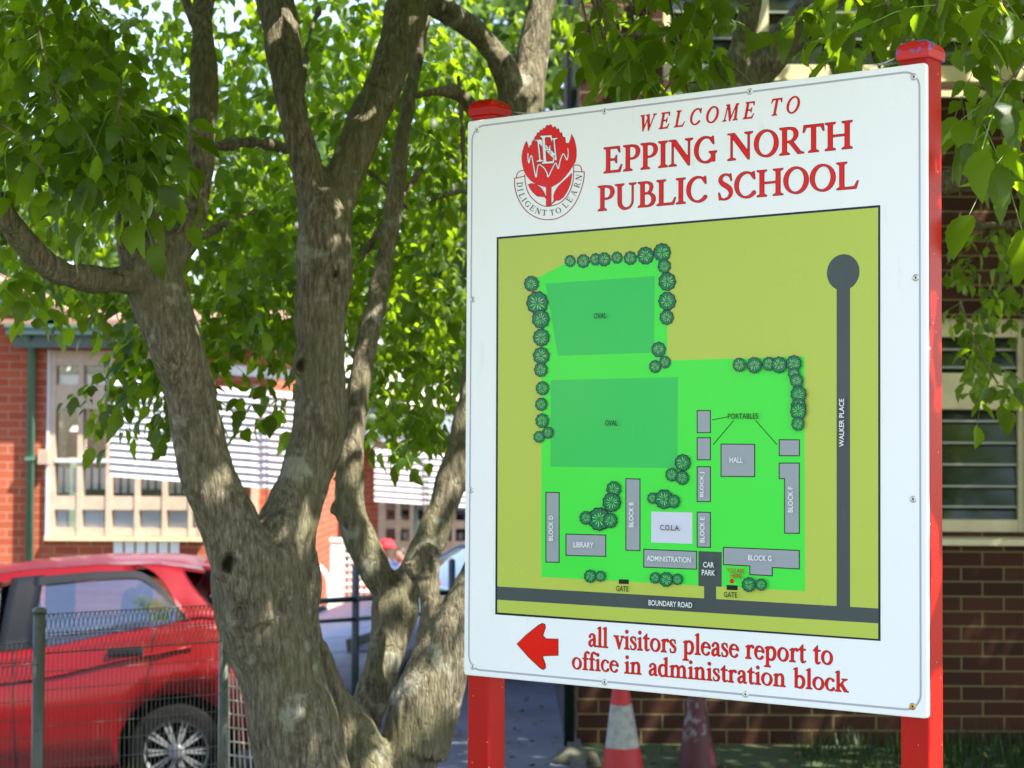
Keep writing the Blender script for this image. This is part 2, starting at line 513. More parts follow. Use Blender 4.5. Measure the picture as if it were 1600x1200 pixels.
M['blade'] = plain("louvre_blade_edge", (0.20, 0.22, 0.17), 0.3)
zz = lambda py: PZ(py, YB + .05, 1540)
louvre_window(wx0, wx1, wz0, wz1, [(zz(812), zz(640), [zz(v) for v in (792, 760, 726, 692, 658)]), (zz(583), zz(527), [zz(v) for v in (574, 546)])])
louvre_window(w2a, w2b, wz0, wz1, [(zz(812), zz(640), [zz(v) for v in (792, 760, 726, 692, 658)]), (zz(583), zz(527), [zz(v) for v in (574, 546)])])
f = louvre_window(ux0, ux1, uz0, uz1, [(uz0 + .13, uz1 - .1, [uz0 + .13 + .16 * k for k in range(1, 8)])])
mm = MB()
for px in (1190, 1400, 1580): mm.box((PX(px - 12, YB, 60), YB + .035, uz0 + .11), (PX(px + 12, YB, 60), YB + .135, uz1 - .05))
mm.box((ux0 - .02, YB + .02, uz0 + .03), (ux1 + .02, YB + .13, uz0 + .045))
mm.build("mullion", M['cream'], f)
pp = MB(); xp = PX(891, YB)
pp.tube([(xp, YB - .10, 0.04), (xp, YB - .10, uz1 + .9)], 0.030, 10)
for z in (0.9, 2.6, 4.2): pp.box((xp - .045, YB - .12, z), (xp + .045, YB - .03, z + .04))
pp.build("downpipe", M['pole_dark'], b2)

# ================================================================== LEFT-HAND SCHOOL BUILDING
Y1 = 20.0
X1 = lambda px, py=700: P(px, py, Y1).x
Z1 = lambda py, px=200: P(px, py, Y1).z
b1 = thing("school_building", "sunlit orange brick school building with timber windows and gable, behind the red car", "building", (X1(-100), Y1, -0.8))
hx0, hx1, hz0, hz1 = X1(78), X1(318), Z1(838), Z1(548)
zt = Z1(540)
mb = MB()
mb.box((X1(-420), Y1, -1.2), (hx0, Y1 + .24, zt + .25))
mb.box((hx1, Y1, -1.2), (X1(420), Y1 + .24, zt))
mb.box((hx0, Y1, -1.2), (hx1, Y1 + .24, hz0)); mb.box((hx0, Y1, hz1), (hx1, Y1 + .24, zt))
ga, gb = P(-420, 290, Y1), P(95, 512, Y1)
mb.prism([(X1(-420), Y1, zt + .25), (gb.x - .42, Y1, zt + .25), (ga.x, Y1, ga.z)], (0, .24, 0))
mb.box((X1(420) - .24, Y1 + .24, -1.2), (X1(420), Y1 + 8, zt))
mb.build("wall", M['brick_red'], b1)
rk = MB()
d = (gb - ga); rk.prism([ga + Vector((0, -.3, -.02)), gb + Vector((.1, -.3, -.06)), gb + Vector((.1, -.3, .12)), ga + Vector((0, -.3, .17))], (0, .3, 0))
rk.build("rake_board", M['teal_trim'], b1)
rf = MB()
rf.prism([(X1(-2), Y1 - .3, zt + .20), (X1(470), Y1 - .3, zt + .20), (X1(470), Y1 + 4.0, zt + .62), (X1(-2), Y1 + 4.0, zt + .62)], (0, 0, .05))
rf.prism([ga + Vector((0, -.32, .17)), gb + Vector((.12, -.32, .125)), gb + Vector((.12, 3, .125)), ga + Vector((0, 3, .17))], (0, 0, .05))
rf.build("roof", M['roof_tile'], b1)
gt = MB(); gt.box((X1(22), Y1 - .40, Z1(527)), (X1(470), Y1 - .27, Z1(514)))
gt.box((X1(28), Y1 - .25, Z1(546)), (X1(470), Y1 - .20, Z1(523)))
gt.build("gutter", M['teal_trim'], b1)
gl = MB(); gl.box((X1(20), Y1 - .415, Z1(516)), (X1(470), Y1 - .255, Z1(512))); gl.build("gutter_lip", M['pipe_green'], b1)
sf = MB(); sf.box((X1(28), Y1 - .20, Z1(543)), (X1(470), Y1 - .001, Z1(538))); sf.build("soffit", M['timber'], b1)
pp = MB(); pp.tube([(X1(51), Y1 - .07, -.9), (X1(50), Y1 - .07, Z1(548)), (X1(50), Y1 - .32, Z1(528))], .043, 10)
for py in (720, 890): pp.box((X1(43), Y1 - .125, Z1(py)), (X1(58), Y1 - .01, Z1(py - 5)))
pp.build("downpipe", M['pipe_green'], b1)
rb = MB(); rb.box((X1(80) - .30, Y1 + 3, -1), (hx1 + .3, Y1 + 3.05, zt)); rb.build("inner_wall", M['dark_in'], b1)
cols = [(78, 87), (122, 130), (167, 176), (212, 219), (255, 262), (296, 302), (313, 318)]
rows = [(548, 572), (601, 640), (716, 724), (775, 797), (824, 838)]
fr = MB()
for a, b in cols: fr.box((X1(a), Y1 - .03, hz0 + .002), (X1(b), Y1 + .10, hz1 - .002))
for a, b in rows: fr.box((hx0 + .002, Y1 - .018, Z1(b) + .003), (hx1 - .002, Y1 + .08, Z1(a) - .003))
w1 = fr.build("window", M['timber'], b1)
sl = MB(); sl.box((hx0 - .03, Y1 - .07, Z1(845)), (hx1 + .03, Y1 - .002, Z1(838) - .004)); sl.build("sill", M['cream'], w1)
lp = MB(); lp.box((X1(74), Y1 - .045, hz0 - .02), (X1(78), Y1 + .02, hz1)); lp.box((X1(88), Y1 - .045, Z1(723)), (X1(170), Y1 - .02, Z1(718)))
lp.build("pale_trim", M['white_slat'], w1)
for i in range(len(cols) - 1):
    xa, xb = X1(cols[i][1]), X1(cols[i + 1][0])
    for j in range(len(rows) - 1):
        gp = MB(); bd = MB(); wi = MB()
        za, zb_ = Z1(rows[j + 1][0]), Z1(rows[j][1])
        gp.box((xa, Y1 + .045, za), (xb, Y1 + .05, zb_))
        if j == 2:
            for k in range(3):
                w_ = (xb - xa) / 3
                bd.box((xa + k * w_ + .012, Y1 + .06, za + (.03 if i % 2 == 0 else .07)), (xa + (k + 1) * w_ - .02, Y1 + .075, zb_ - .05))
        if j == 3:
            bd.box((xa + (.55 if i == 0 else .02) * (xb - xa) * (0 if i else 0), Y1 + .06, za), (xb - (xb - xa) * (.5 if i == 0 else .04 + .1 * (i % 2)), Y1 + .075, zb_))
        if j == 1 and i < 2:
            wi.box((xa + .02, Y1 + .4, za), (xb - .06, Y1 + .44, za + .28)); wi.build("classroom_display", M['warm_in'], w1); wi = MB(); wi.box((xa + .1, Y1 + .7, za + .2), (xb, Y1 + .72, zb_))
        if j == 0: bd.box((xa, Y1 + .09, za), (xb, Y1 + .11, za + .10))
        gp.build("pane", M['glass'], w1)
        if bd.v: bd.build("blind", M['blind'], w1)
        if wi.v: wi.build("classroom_display", M['warm_in'], w1)
vb = MB()
for k in range(4): vb.box((X1(63 + k * 4.3), Y1 - .09, Z1(726)), (X1(66 + k * 4.3), Y1 - .01, Z1(703)))
vb.box((X1(62), Y1 - .05, Z1(726)), (X1(80), Y1 - .005, Z1(703)))
vb.build("vent", M['timber'], b1)  # block of pale upright bars on the wall beside the window
for k in range(6):
    pb = MB(); xa = 180 + k * 17.6
    pb.prism([(X1(xa), Y1 - .012, Z1(868)), (X1(xa + 14.5), Y1 - .012, Z1(868)), (X1(xa + 14.5), Y1 - .02, Z1(846)), (X1(xa), Y1 - .02, Z1(846))], (0, .004, 0))
    for q in range(5):
        zq = Z1(851 + q * 3.2)
    o = pb.build("paper_notice", M['paper'])
    side = ["leftmost of the row, left end", "second from the left end", "third from the left end", "third from the right end", "second from the right end", "right end of the row"][k]
    tag(o, "white paper notice on bricks under the window, " + side, "notice", "white notices taped under the window")


def awning(name, label, Y, px0, px1, yb, n, pitch, slope, cord_px, cord_end, mat):
    root = thing(name, label, "awning", (P(px0, yb, Y).x, Y, P(px0, yb, Y).z))
    sl = MB(); s = Y / F_PX
    for i in range(n):
        a = P(px0, yb - pitch * i, Y); b = P(px1, yb - pitch * i + slope * (px1 - px0), Y)
        h = pitch * s * .88
        sl.prism([a + Vector((0, 0, 0)), a + Vector((0, .03, h)), a + Vector((0, .042, h)), a + Vector((0, .012, 0))], b - a)
    sl.build("slat_panel", mat, root)
    for q, px in enumerate((px0 + 2, px1 - 2)):
        pm = MB(); a = P(px, yb + (px - px0) * slope, Y); pm.box((a.x - .03, Y + .05, a.z), (a.x + .03, Y + .11, a.z + n * pitch * s)); pm.build("side_post", M['timber'], root)
    cm = MB(); a = P(cord_px, cord_end, Y - .03); b = P(cord_px - 1, yb - pitch * n + (cord_px - px0) * slope, Y - .03)
    cm.tube([a, b], .006 * Y / 18, 6)
    for i in range(n):
        p = P(cord_px, yb - pitch * i + slope * (cord_px - px0), Y - .03); cm.box(p - Vector((.02, .006, .012)), p + Vector((.02, .006, .012)))
    cm.build("cord", M['roof_grey'] if cord_px < 500 else M['pipe_green'], root)
    return root


awning("louvre_awning", "wide white slatted louvre screen in front of the timber windows, between the two stems", 18.6, 172, 470, 744, 14, 11.0, .075, 417, 800, M['white_slat'])
mb = MB()
e0, e1 = P(330, 583, 18.9), P(480, 596, 18.9)
mb.prism([e0, e1, e1 + Vector((0, 0, .10)), e0 + Vector((0, 0, .10))], (0, 0.18, 0)); mb.build("veranda_roof", M['roof_grey'], b1)
mb = MB(); mb.box((X1(394), Y1 - .06, -1), (X1(405), Y1 - .003, zt - .4)); mb.build("timber_post", M['timber'], b1)

# far wing
Y3 = 30.0
X3 = lambda px, py=800: P(px, py, Y3).x
Z3 = lambda py, px=640: P(px, py, Y3).z
b3 = thing("school_wing", "far orange brick school wing with slatted screen, seen between the tree stems", "building", (X3(600), Y3, -1.0))
fx0, fx1, fz0, fz1 = X3(591), X3(760), Z3(876), Z3(712)
mb = MB(); zt3 = Z3(700)
mb.box((X3(400), Y3, -1.6), (fx0, Y3 + .24, zt3)); mb.box((fx1, Y3, -1.6), (X3(960), Y3 + .24, zt3))
mb.box((fx0, Y3, -1.6), (fx1, Y3 + .24, fz0)); mb.box((fx0, Y3, fz1), (fx1, Y3 + .24, zt3))
mb.build("wall", M['brick_red'], b3)
mb = MB(); mb.box((X3(380), Y3 - .5, zt3), (X3(980), Y3 + .3, Z3(690))); mb.build("fascia", M['timber'], b3)
mb = MB(); mb.prism([(X3(380), Y3 - .7, Z3(689)), (X3(980), Y3 - .7, Z3(689)), (X3(980), Y3 + 5, Z3(640)), (X3(380), Y3 + 5, Z3(640))], (0, 0, .12)); mb.build("roof", M['roof_grey'], b3)
fr = MB()
for a, b in [(591, 603), (618, 626), (640, 647), (662, 669), (684, 691), (706, 712), (728, 735), (752, 760)]: fr.box((X3(a), Y3 - .03, fz0), (X3(b), Y3 + .12, fz1))
for a, b in [(712, 720), (770, 780), (813, 826), (845, 876)]: fr.box((fx0, Y3 - .02, Z3(b) + .003), (fx1, Y3 + .10, Z3(a)))
w3 = fr.build("window", M['timber'], b3)
cc = [603, 626, 647, 669, 691, 712, 735]
for i in range(7):
    xa = X3(cc[i]); xb = X3([618, 640, 662, 684, 706, 728, 752][i])
    for za, zb_ in ((813, 780), (845, 826)): gp = MB(); gp.box((xa, Y3 + .05, Z3(za)), (xb, Y3 + .055, Z3(zb_))); gp.build("pane", M['glass'], w3)
    bd = MB(); bd.box((xa + .02, Y3 + .09, Z3(797)), (xb - .02, Y3 + .11, Z3(782)))
    bd.build("blind", M['blind'], w3)
    if i != 0: bd = MB(); bd.box((xa + .04, Y3 + .09, Z3(843)), (xb - .04, Y3 + .11, Z3(832))); bd.build("blind", M['blind'], w3)
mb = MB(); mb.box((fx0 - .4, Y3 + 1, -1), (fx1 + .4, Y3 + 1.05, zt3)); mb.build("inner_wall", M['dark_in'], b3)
mb = MB(); mb.tube([(X3(656), Y3 - 1.2, Z3(700)), (X3(655), Y3 - 1.2, -1.4)], .035, 8); mb.build("downpipe", M['pipe_green'], b3)
awning("louvre_awning", "narrow white slatted louvre screen on the far wing, beside the green cord", 28.6, 585, 770, 783, 9, 9.2, .07, 668, 800, M['white_slat'])

# ================================================================== SIGN
TH = 0.65190345; SX, SY, SZB, SW, SH = -0.11148977, 4.62022481, 1.22161171, 1.19943467, 1.333
ct, st_ = math.cos(TH), math.sin(TH)
sign = thing("school_sign", "large white welcome sign with a green campus map on two red posts", "sign", (SX, SY, 0.06), -TH)
EX = Vector((ct, -st_, 0)); NO = Vector((-st_, -ct, 0)); SO = Vector((SX, SY, SZB))


def uv(px, py):
    o = Vector((0, 0, CAM_H)); d = P(px, py, 1.0) - o
    t = (SO - o).dot(NO) / d.dot(NO)
    q = o + d * t - SO
    return (q.dot(EX), q.z)


def sw(u, v, lift=0.0):
    """point on the sign's face (world), lift towards the reader"""
    return SO + EX * u + Vector((0, 0, v)) + NO * lift


class Print(MB):
    """flat printed shapes on the sign's face"""
    def poly(self, pts, lift, mat):
        a = 0.0
        for i in range(len(pts)):
            x0, y0 = pts[i]; x1, y1 = pts[(i + 1) % len(pts)]; a += x0 * y1 - x1 * y0
        if a < 0: pts = pts[::-1]
        self.add([sw(u, v, lift) for u, v in pts], [list(range(len(pts)))], mat)

    def px(self, pts, lift, mat): self.poly([uv(*p) for p in pts], lift, mat)


def face_mat(name, col, rough=0.22):
    m = NT(name); v = m.coord(); nz = m.noise(v, 2.5, 5, .6); n2 = m.noise(v, 35, 4); n3 = m.noise(m.coord((1, 1, .22)), 30, 5, .7); n4 = m.noise(v, 120, 2)
    c = m.ramp(nz, [(0.3, tuple(x * .97 for x in col)), (0.7, col)])
    c = m.mix(m.ramp(n2, [(0.66, (0, 0, 0)), (0.8, (.25, .25, .25))]), c, tuple(x * .86 for x in col))
    c = m.mix(m.ramp(n3, [(0.60, (0, 0, 0)), (0.78, (.16, .16, .16))]), c, (0.30, 0.27, 0.22))       # faint run marks
    c = m.mix(m.ramp(n4, [(0.765, (0, 0, 0)), (0.79, (.7, .7, .7))]), c, (0.12, 0.11, 0.10))         # specks of grit
    m.link(c, m.p.inputs['Base Color'])
    m.p.inputs['Roughness'].default_value = rough; m.p.inputs['Specular IOR Level'].default_value = 0.2
    m.link(m.ramp(nz, [(0.35, (rough * .7,) * 3), (0.7, (rough * 1.5,) * 3)]), m.p.inputs['Roughness'])
    return m.mat


M['face'] = face_mat("white_sign_enamel", (0.86, 0.865, 0.87))
M['p_red'] = face_mat("print_red", (0.74, 0.008, 0.004))
M['p_dark'] = face_mat("print_dark_edge", (0.035, 0.005, 0.005))
M['p_maroon'] = face_mat("print_maroon", (0.36, 0.012, 0.012))
M['p_black'] = face_mat("print_black", (0.012, 0.013, 0.017))
M['p_navy'] = face_mat("print_navy", (0.013, 0.018, 0.032))
M['p_olive'] = face_mat("print_olive", (0.46, 0.545, 0.085))
M['p_green'] = face_mat("print_bright_green", (0.060, 0.74, 0.065))
M['p_oval'] = face_mat("print_field_green", (0.035, 0.53, 0.10))
M['p_road'] = face_mat("print_road_grey", (0.060, 0.078, 0.080))
M['p_bldg'] = face_mat("print_block_grey", (0.31, 0.34, 0.37))
M['p_pale'] = face_mat("print_pale_lilac", (0.62, 0.63, 0.74))
M['p_tree'] = face_mat("print_tree_green", (0.010, 0.175, 0.085))
M['p_twig'] = face_mat("print_tree_light", (0.17, 0.78, 0.12))
M['p_sand'] = face_mat("print_tree_sand", (0.60, 0.55, 0.30))
M['p_white'] = face_mat("print_white", (0.80, 0.81, 0.82))
M['p_rim'] = face_mat("print_rim_grey", (0.40, 0.41, 0.46))
PM = ['p_red', 'p_dark', 'p_maroon', 'p_black', 'p_navy', 'p_olive', 'p_green', 'p_oval', 'p_road', 'p_bldg', 'p_pale', 'p_tree', 'p_twig', 'p_sand', 'p_white', 'p_rim']
PI_ = {n: i for i, n in enumerate(PM)}
PMATS = [M[n] for n in PM]


def lin(o, a, b):  # local box on the sign from (u,v,depth)
    pass


def rrect(u0, v0, u1, v1, r, n=8):
    pts = []
    for cx, cy, a0 in ((u1 - r, v1 - r, 0), (u0 + r, v1 - r, 90), (u0 + r, v0 + r, 180), (u1 - r, v0 + r, 270)):
        for k in range(n + 1):
            a = R(a0 + 90 * k / n); pts.append((cx + r * math.cos(a), cy + r * math.sin(a)))
    return pts


bm_ = MB()
bm_.prism([sw(u, v, 0.0) for u, v in rrect(0, 0, SW, SH, .008, 4)], -NO * 0.012)
board = bm_.build("board", M['face'], sign, bevel=0.0025)
gr = Print()
o_, i_ = rrect(.0130, .0130, SW - .0130, SH - .0130, .037), rrect(.0172, .0172, SW - .0172, SH - .0172, .0328)
for k in range(len(o_)):
    k2 = (k + 1) % len(o_); gr.poly([o_[k], o_[k2], i_[k2], i_[k]], .0004, 0)
gr.build("border_line", M['p_rim'], sign)

M['cap_worn'] = NT("worn_red_cap_paint").mat
nt = NT("worn_red_cap"); v = nt.coord()
nt.link(nt.mix(nt.ramp(nt.noise(v, 34, 3), [(0.55, (0, 0, 0)), (0.58, (1, 1, 1))]), (0.52, 0.012, 0.012), (0.10, 0.10, 0.42)), nt.p.inputs['Base Color'])
nt.p.inputs['Roughness'].default_value = 0.4; M['cap_worn'] = nt.mat
for side in (0, 1):
    u0 = 0.0015 if side == 0 else SW - .0665
    pm = MB(); a = SO + EX * u0 - NO * .0125; z0 = Vector((0, 0, -SZB - .2)); zt_ = Vector((0, 0, SH + .018))
    pm.prism([a + z0, a + EX * .065 + z0, a + EX * .065 - NO * .065 + z0, a - NO * .065 + z0], zt_ - z0)
    po = pm.build("post", M['red_post'], sign, bevel=0.004)
    cm = MB(); c = a + EX * .0325 - NO * .0325 + Vector((0, 0, SH + .012))
    def ring(h, z): return [c + EX * (sx * h) - NO * (sy * h) + Vector((0, 0, z)) for sx, sy in ((-1, -1), (1, -1), (1, 1), (-1, 1))]
    lv = [ring(.038, 0), ring(.0388, .019), ring(.0368, .027), ring(.031, .0355), ring(.019, .0425)]
    vs = [p for r in lv for p in r]
    fs = [(3, 2, 1, 0), (16, 17, 18, 19)] + [(4 * i + k, 4 * i + (k + 1) % 4, 4 * i + 4 + (k + 1) % 4, 4 * i + 4 + k) for i in range(4) for k in range(4)]
    cm.add(vs, fs, 0)
    cm.build("post_cap", M['cap_worn'] if side else M['red_post'], po, bevel=.003)
M['screw'] = plain("screw_zinc", (0.62, 0.62, 0.60), 0.35, metal=0.5)
M['screw_brass'] = plain("screw_brass", (0.55, 0.36, 0.12), 0.35, metal=0.7)
for px, py in [(746, 203), (945, 174), (1172, 143), (1428, 120), (1431, 434), (1427, 780), (1426, 1104), (739, 468), (736, 766), (739, 1042), (945, 1066), (1165, 1085)]:
    u, v = uv(px, py); sm = MB(); vs = []; fs = []; n = 14
    prof = [(.0075, .0002), (.0068, .0016), (.0040, .0024), (.0026, .0024), (.0020, .0006)]
    for r, h in prof:
        for k in range(n): vs.append(sw(u + r * math.cos(2 * math.pi * k / n), v + r * math.sin(2 * math.pi * k / n), h))
    for i in range(4):
        for k in range(n): fs.append((i * n + k, i * n + (k + 1) % n, i * n + n + (k + 1) % n, i * n + n + k))
    sm.add(vs, fs, 0, True); sm.add(vs[-n:], [list(range(n))], 1)
    so = sm.build("screw", [M['screw_brass'] if py == 1104 else M['screw'], M['p_black']], sign)
    if py == 1104: so["label"] = "brass coloured screw"

# ---- signed distance shapes for lettering
def sd_poly(X, Y, pts):
    d = np.full(X.shape, 1e9); s = np.ones(X.shape); n = len(pts)
    for i in range(n):
        x0, y0 = pts[i]; x1, y1 = pts[i - 1]
        ex, ey = x1 - x0, y1 - y0; wx, wy = X - x0, Y - y0
        t = np.clip((wx * ex + wy * ey) / max(ex * ex + ey * ey, 1e-12), 0, 1)
        bx, by = wx - ex * t, wy - ey * t
        d = np.minimum(d, bx * bx + by * by)
        c1 = Y >= y0; c2 = Y < y1; c3 = ex * wy > ey * wx
        s = np.where((c1 & c2 & c3) | (~c1 & ~c2 & ~c3), -s, s)
    return s * np.sqrt(d)


def spline(pts, n=6):
    out = []
    for i in range(len(pts) - 1):
        p = [np.array(pts[max(0, min(len(pts) - 1, j))], float) for j in (i - 1, i, i + 1, i + 2)]
        for k in range(n):
            t = k / n
            out.append(.5 * (2 * p[1] + (p[2] - p[0]) * t + (2 * p[0] - 5 * p[1] + 4 * p[2] - p[3]) * t * t + (3 * p[1] - p[0] - 3 * p[2] + p[3]) * t ** 3))
    out.append(np.array(pts[-1], float))
    return out


def sd_stroke(X, Y, pts, n=6):
    q = spline(pts, n) if n > 1 else [np.array(p, float) for p in pts]
    d = np.full(X.shape, 1e9)
    for a, b in zip(q[:-1], q[1:]):
        ex, ey = b[0] - a[0], b[1] - a[1]; wx, wy = X - a[0], Y - a[1]
        t = np.clip((wx * ex + wy * ey) / max(ex * ex + ey * ey, 1e-12), 0, 1)
        d = np.minimum(d, np.hypot(wx - ex * t, wy - ey * t) - (a[2] + (b[2] - a[2]) * t) / 2)
    return d


def march(Fd, xs, ys):
    """polygons covering Fd < 0 on the grid"""
    ins = Fd < 0; out = []; ny, nx = Fd.shape
    cnt = ins[:-1, :-1].astype(int) + ins[:-1, 1:] + ins[1:, :-1] + ins[1:, 1:]
    for j in range(ny - 1):
        i = 0
        while i < nx - 1:
            c = cnt[j, i]
            if c == 4:
                k = i
                while k < nx - 1 and cnt[j, k] == 4: k += 1
                out.append([(xs[i], ys[j]), (xs[k], ys[j]), (xs[k], ys[j + 1]), (xs[i], ys[j + 1])]); i = k; continue
            if c:
                q = [(i, j), (i + 1, j), (i + 1, j + 1), (i, j + 1)]; pl = []
                for a in range(4):
                    (i0, j0), (i1, j1) = q[a], q[(a + 1) % 4]; f0, f1 = Fd[j0, i0], Fd[j1, i1]
                    if f0 < 0: pl.append((xs[i0], ys[j0]))
                    if (f0 < 0) != (f1 < 0):
                        t = f0 / (f0 - f1); pl.append((xs[i0] + (xs[i1] - xs[i0]) * t, ys[j0] + (ys[j1] - ys[j0]) * t))
                if len(pl) >= 3: out.append(pl)
            i += 1
    return out


S = .15; T = .055
def rect(x0, x1, y0, y1): return ('P', [(x0, y0), (x1, y0), (x1, y1), (x0, y1)])
def pol(*p): return ('P', list(p))
def K(*p): return ('K', list(p))
def ser(x, y, w, up=1, s=S): return ('P', [(x - w / 2, y), (x + w / 2, y), (x + w / 2, y + .03 * up), (x + s * .52, y + .085 * up), (x - s * .52, y + .085 * up), (x - w / 2, y + .03 * up)])
def arc(cx, cy, rx, ry, a0, a1, th, tk, stress=-14, n=26):
    p = []
    for k in range(n + 1):
        a = a0 + (a1 - a0) * k / n
        w = th + (tk - th) * abs(math.cos(R(a - stress))) ** 1.4
        p.append((cx + rx * math.cos(R(a)), cy + ry * math.sin(R(a)), w))
    return ('K', p)


STEM = [rect(.115, .265, 0, 1), ser(.19, 0, .36), ser(.19, 1, .36, -1)]
ETOP = pol((.2, 1), (.66, 1), (.685, .77), (.65, .77), (.57, .935), (.2, .945))
EBOT = pol((.2, 0), (.69, 0), (.77, .27), (.73, .27), (.63, .075), (.2, .06))
PBOWL = K((.22, .965, .05), (.42, .955, .07), (.56, .88, .12), (.61, .73, .15), (.56, .57, .12), (.42, .475, .06), (.28, .465, .045))
s2 = .13
def lst(x, y0, y1): return [rect(x - s2 / 2, x + s2 / 2, y0, y1)]
def flag(x, y): return pol((x - .15, y - .07), (x - .02, y + .01), (x + s2 / 2, y + .02), (x + s2 / 2, y - .12), (x - .06, y - .10))
PB = K((.2, .48, .05), (.30, .60, .07), (.45, .575, .11), (.54, .44, .13), (.54, .22, .13), (.45, .06, .11), (.31, .02, .06), (.2, .1, .05))
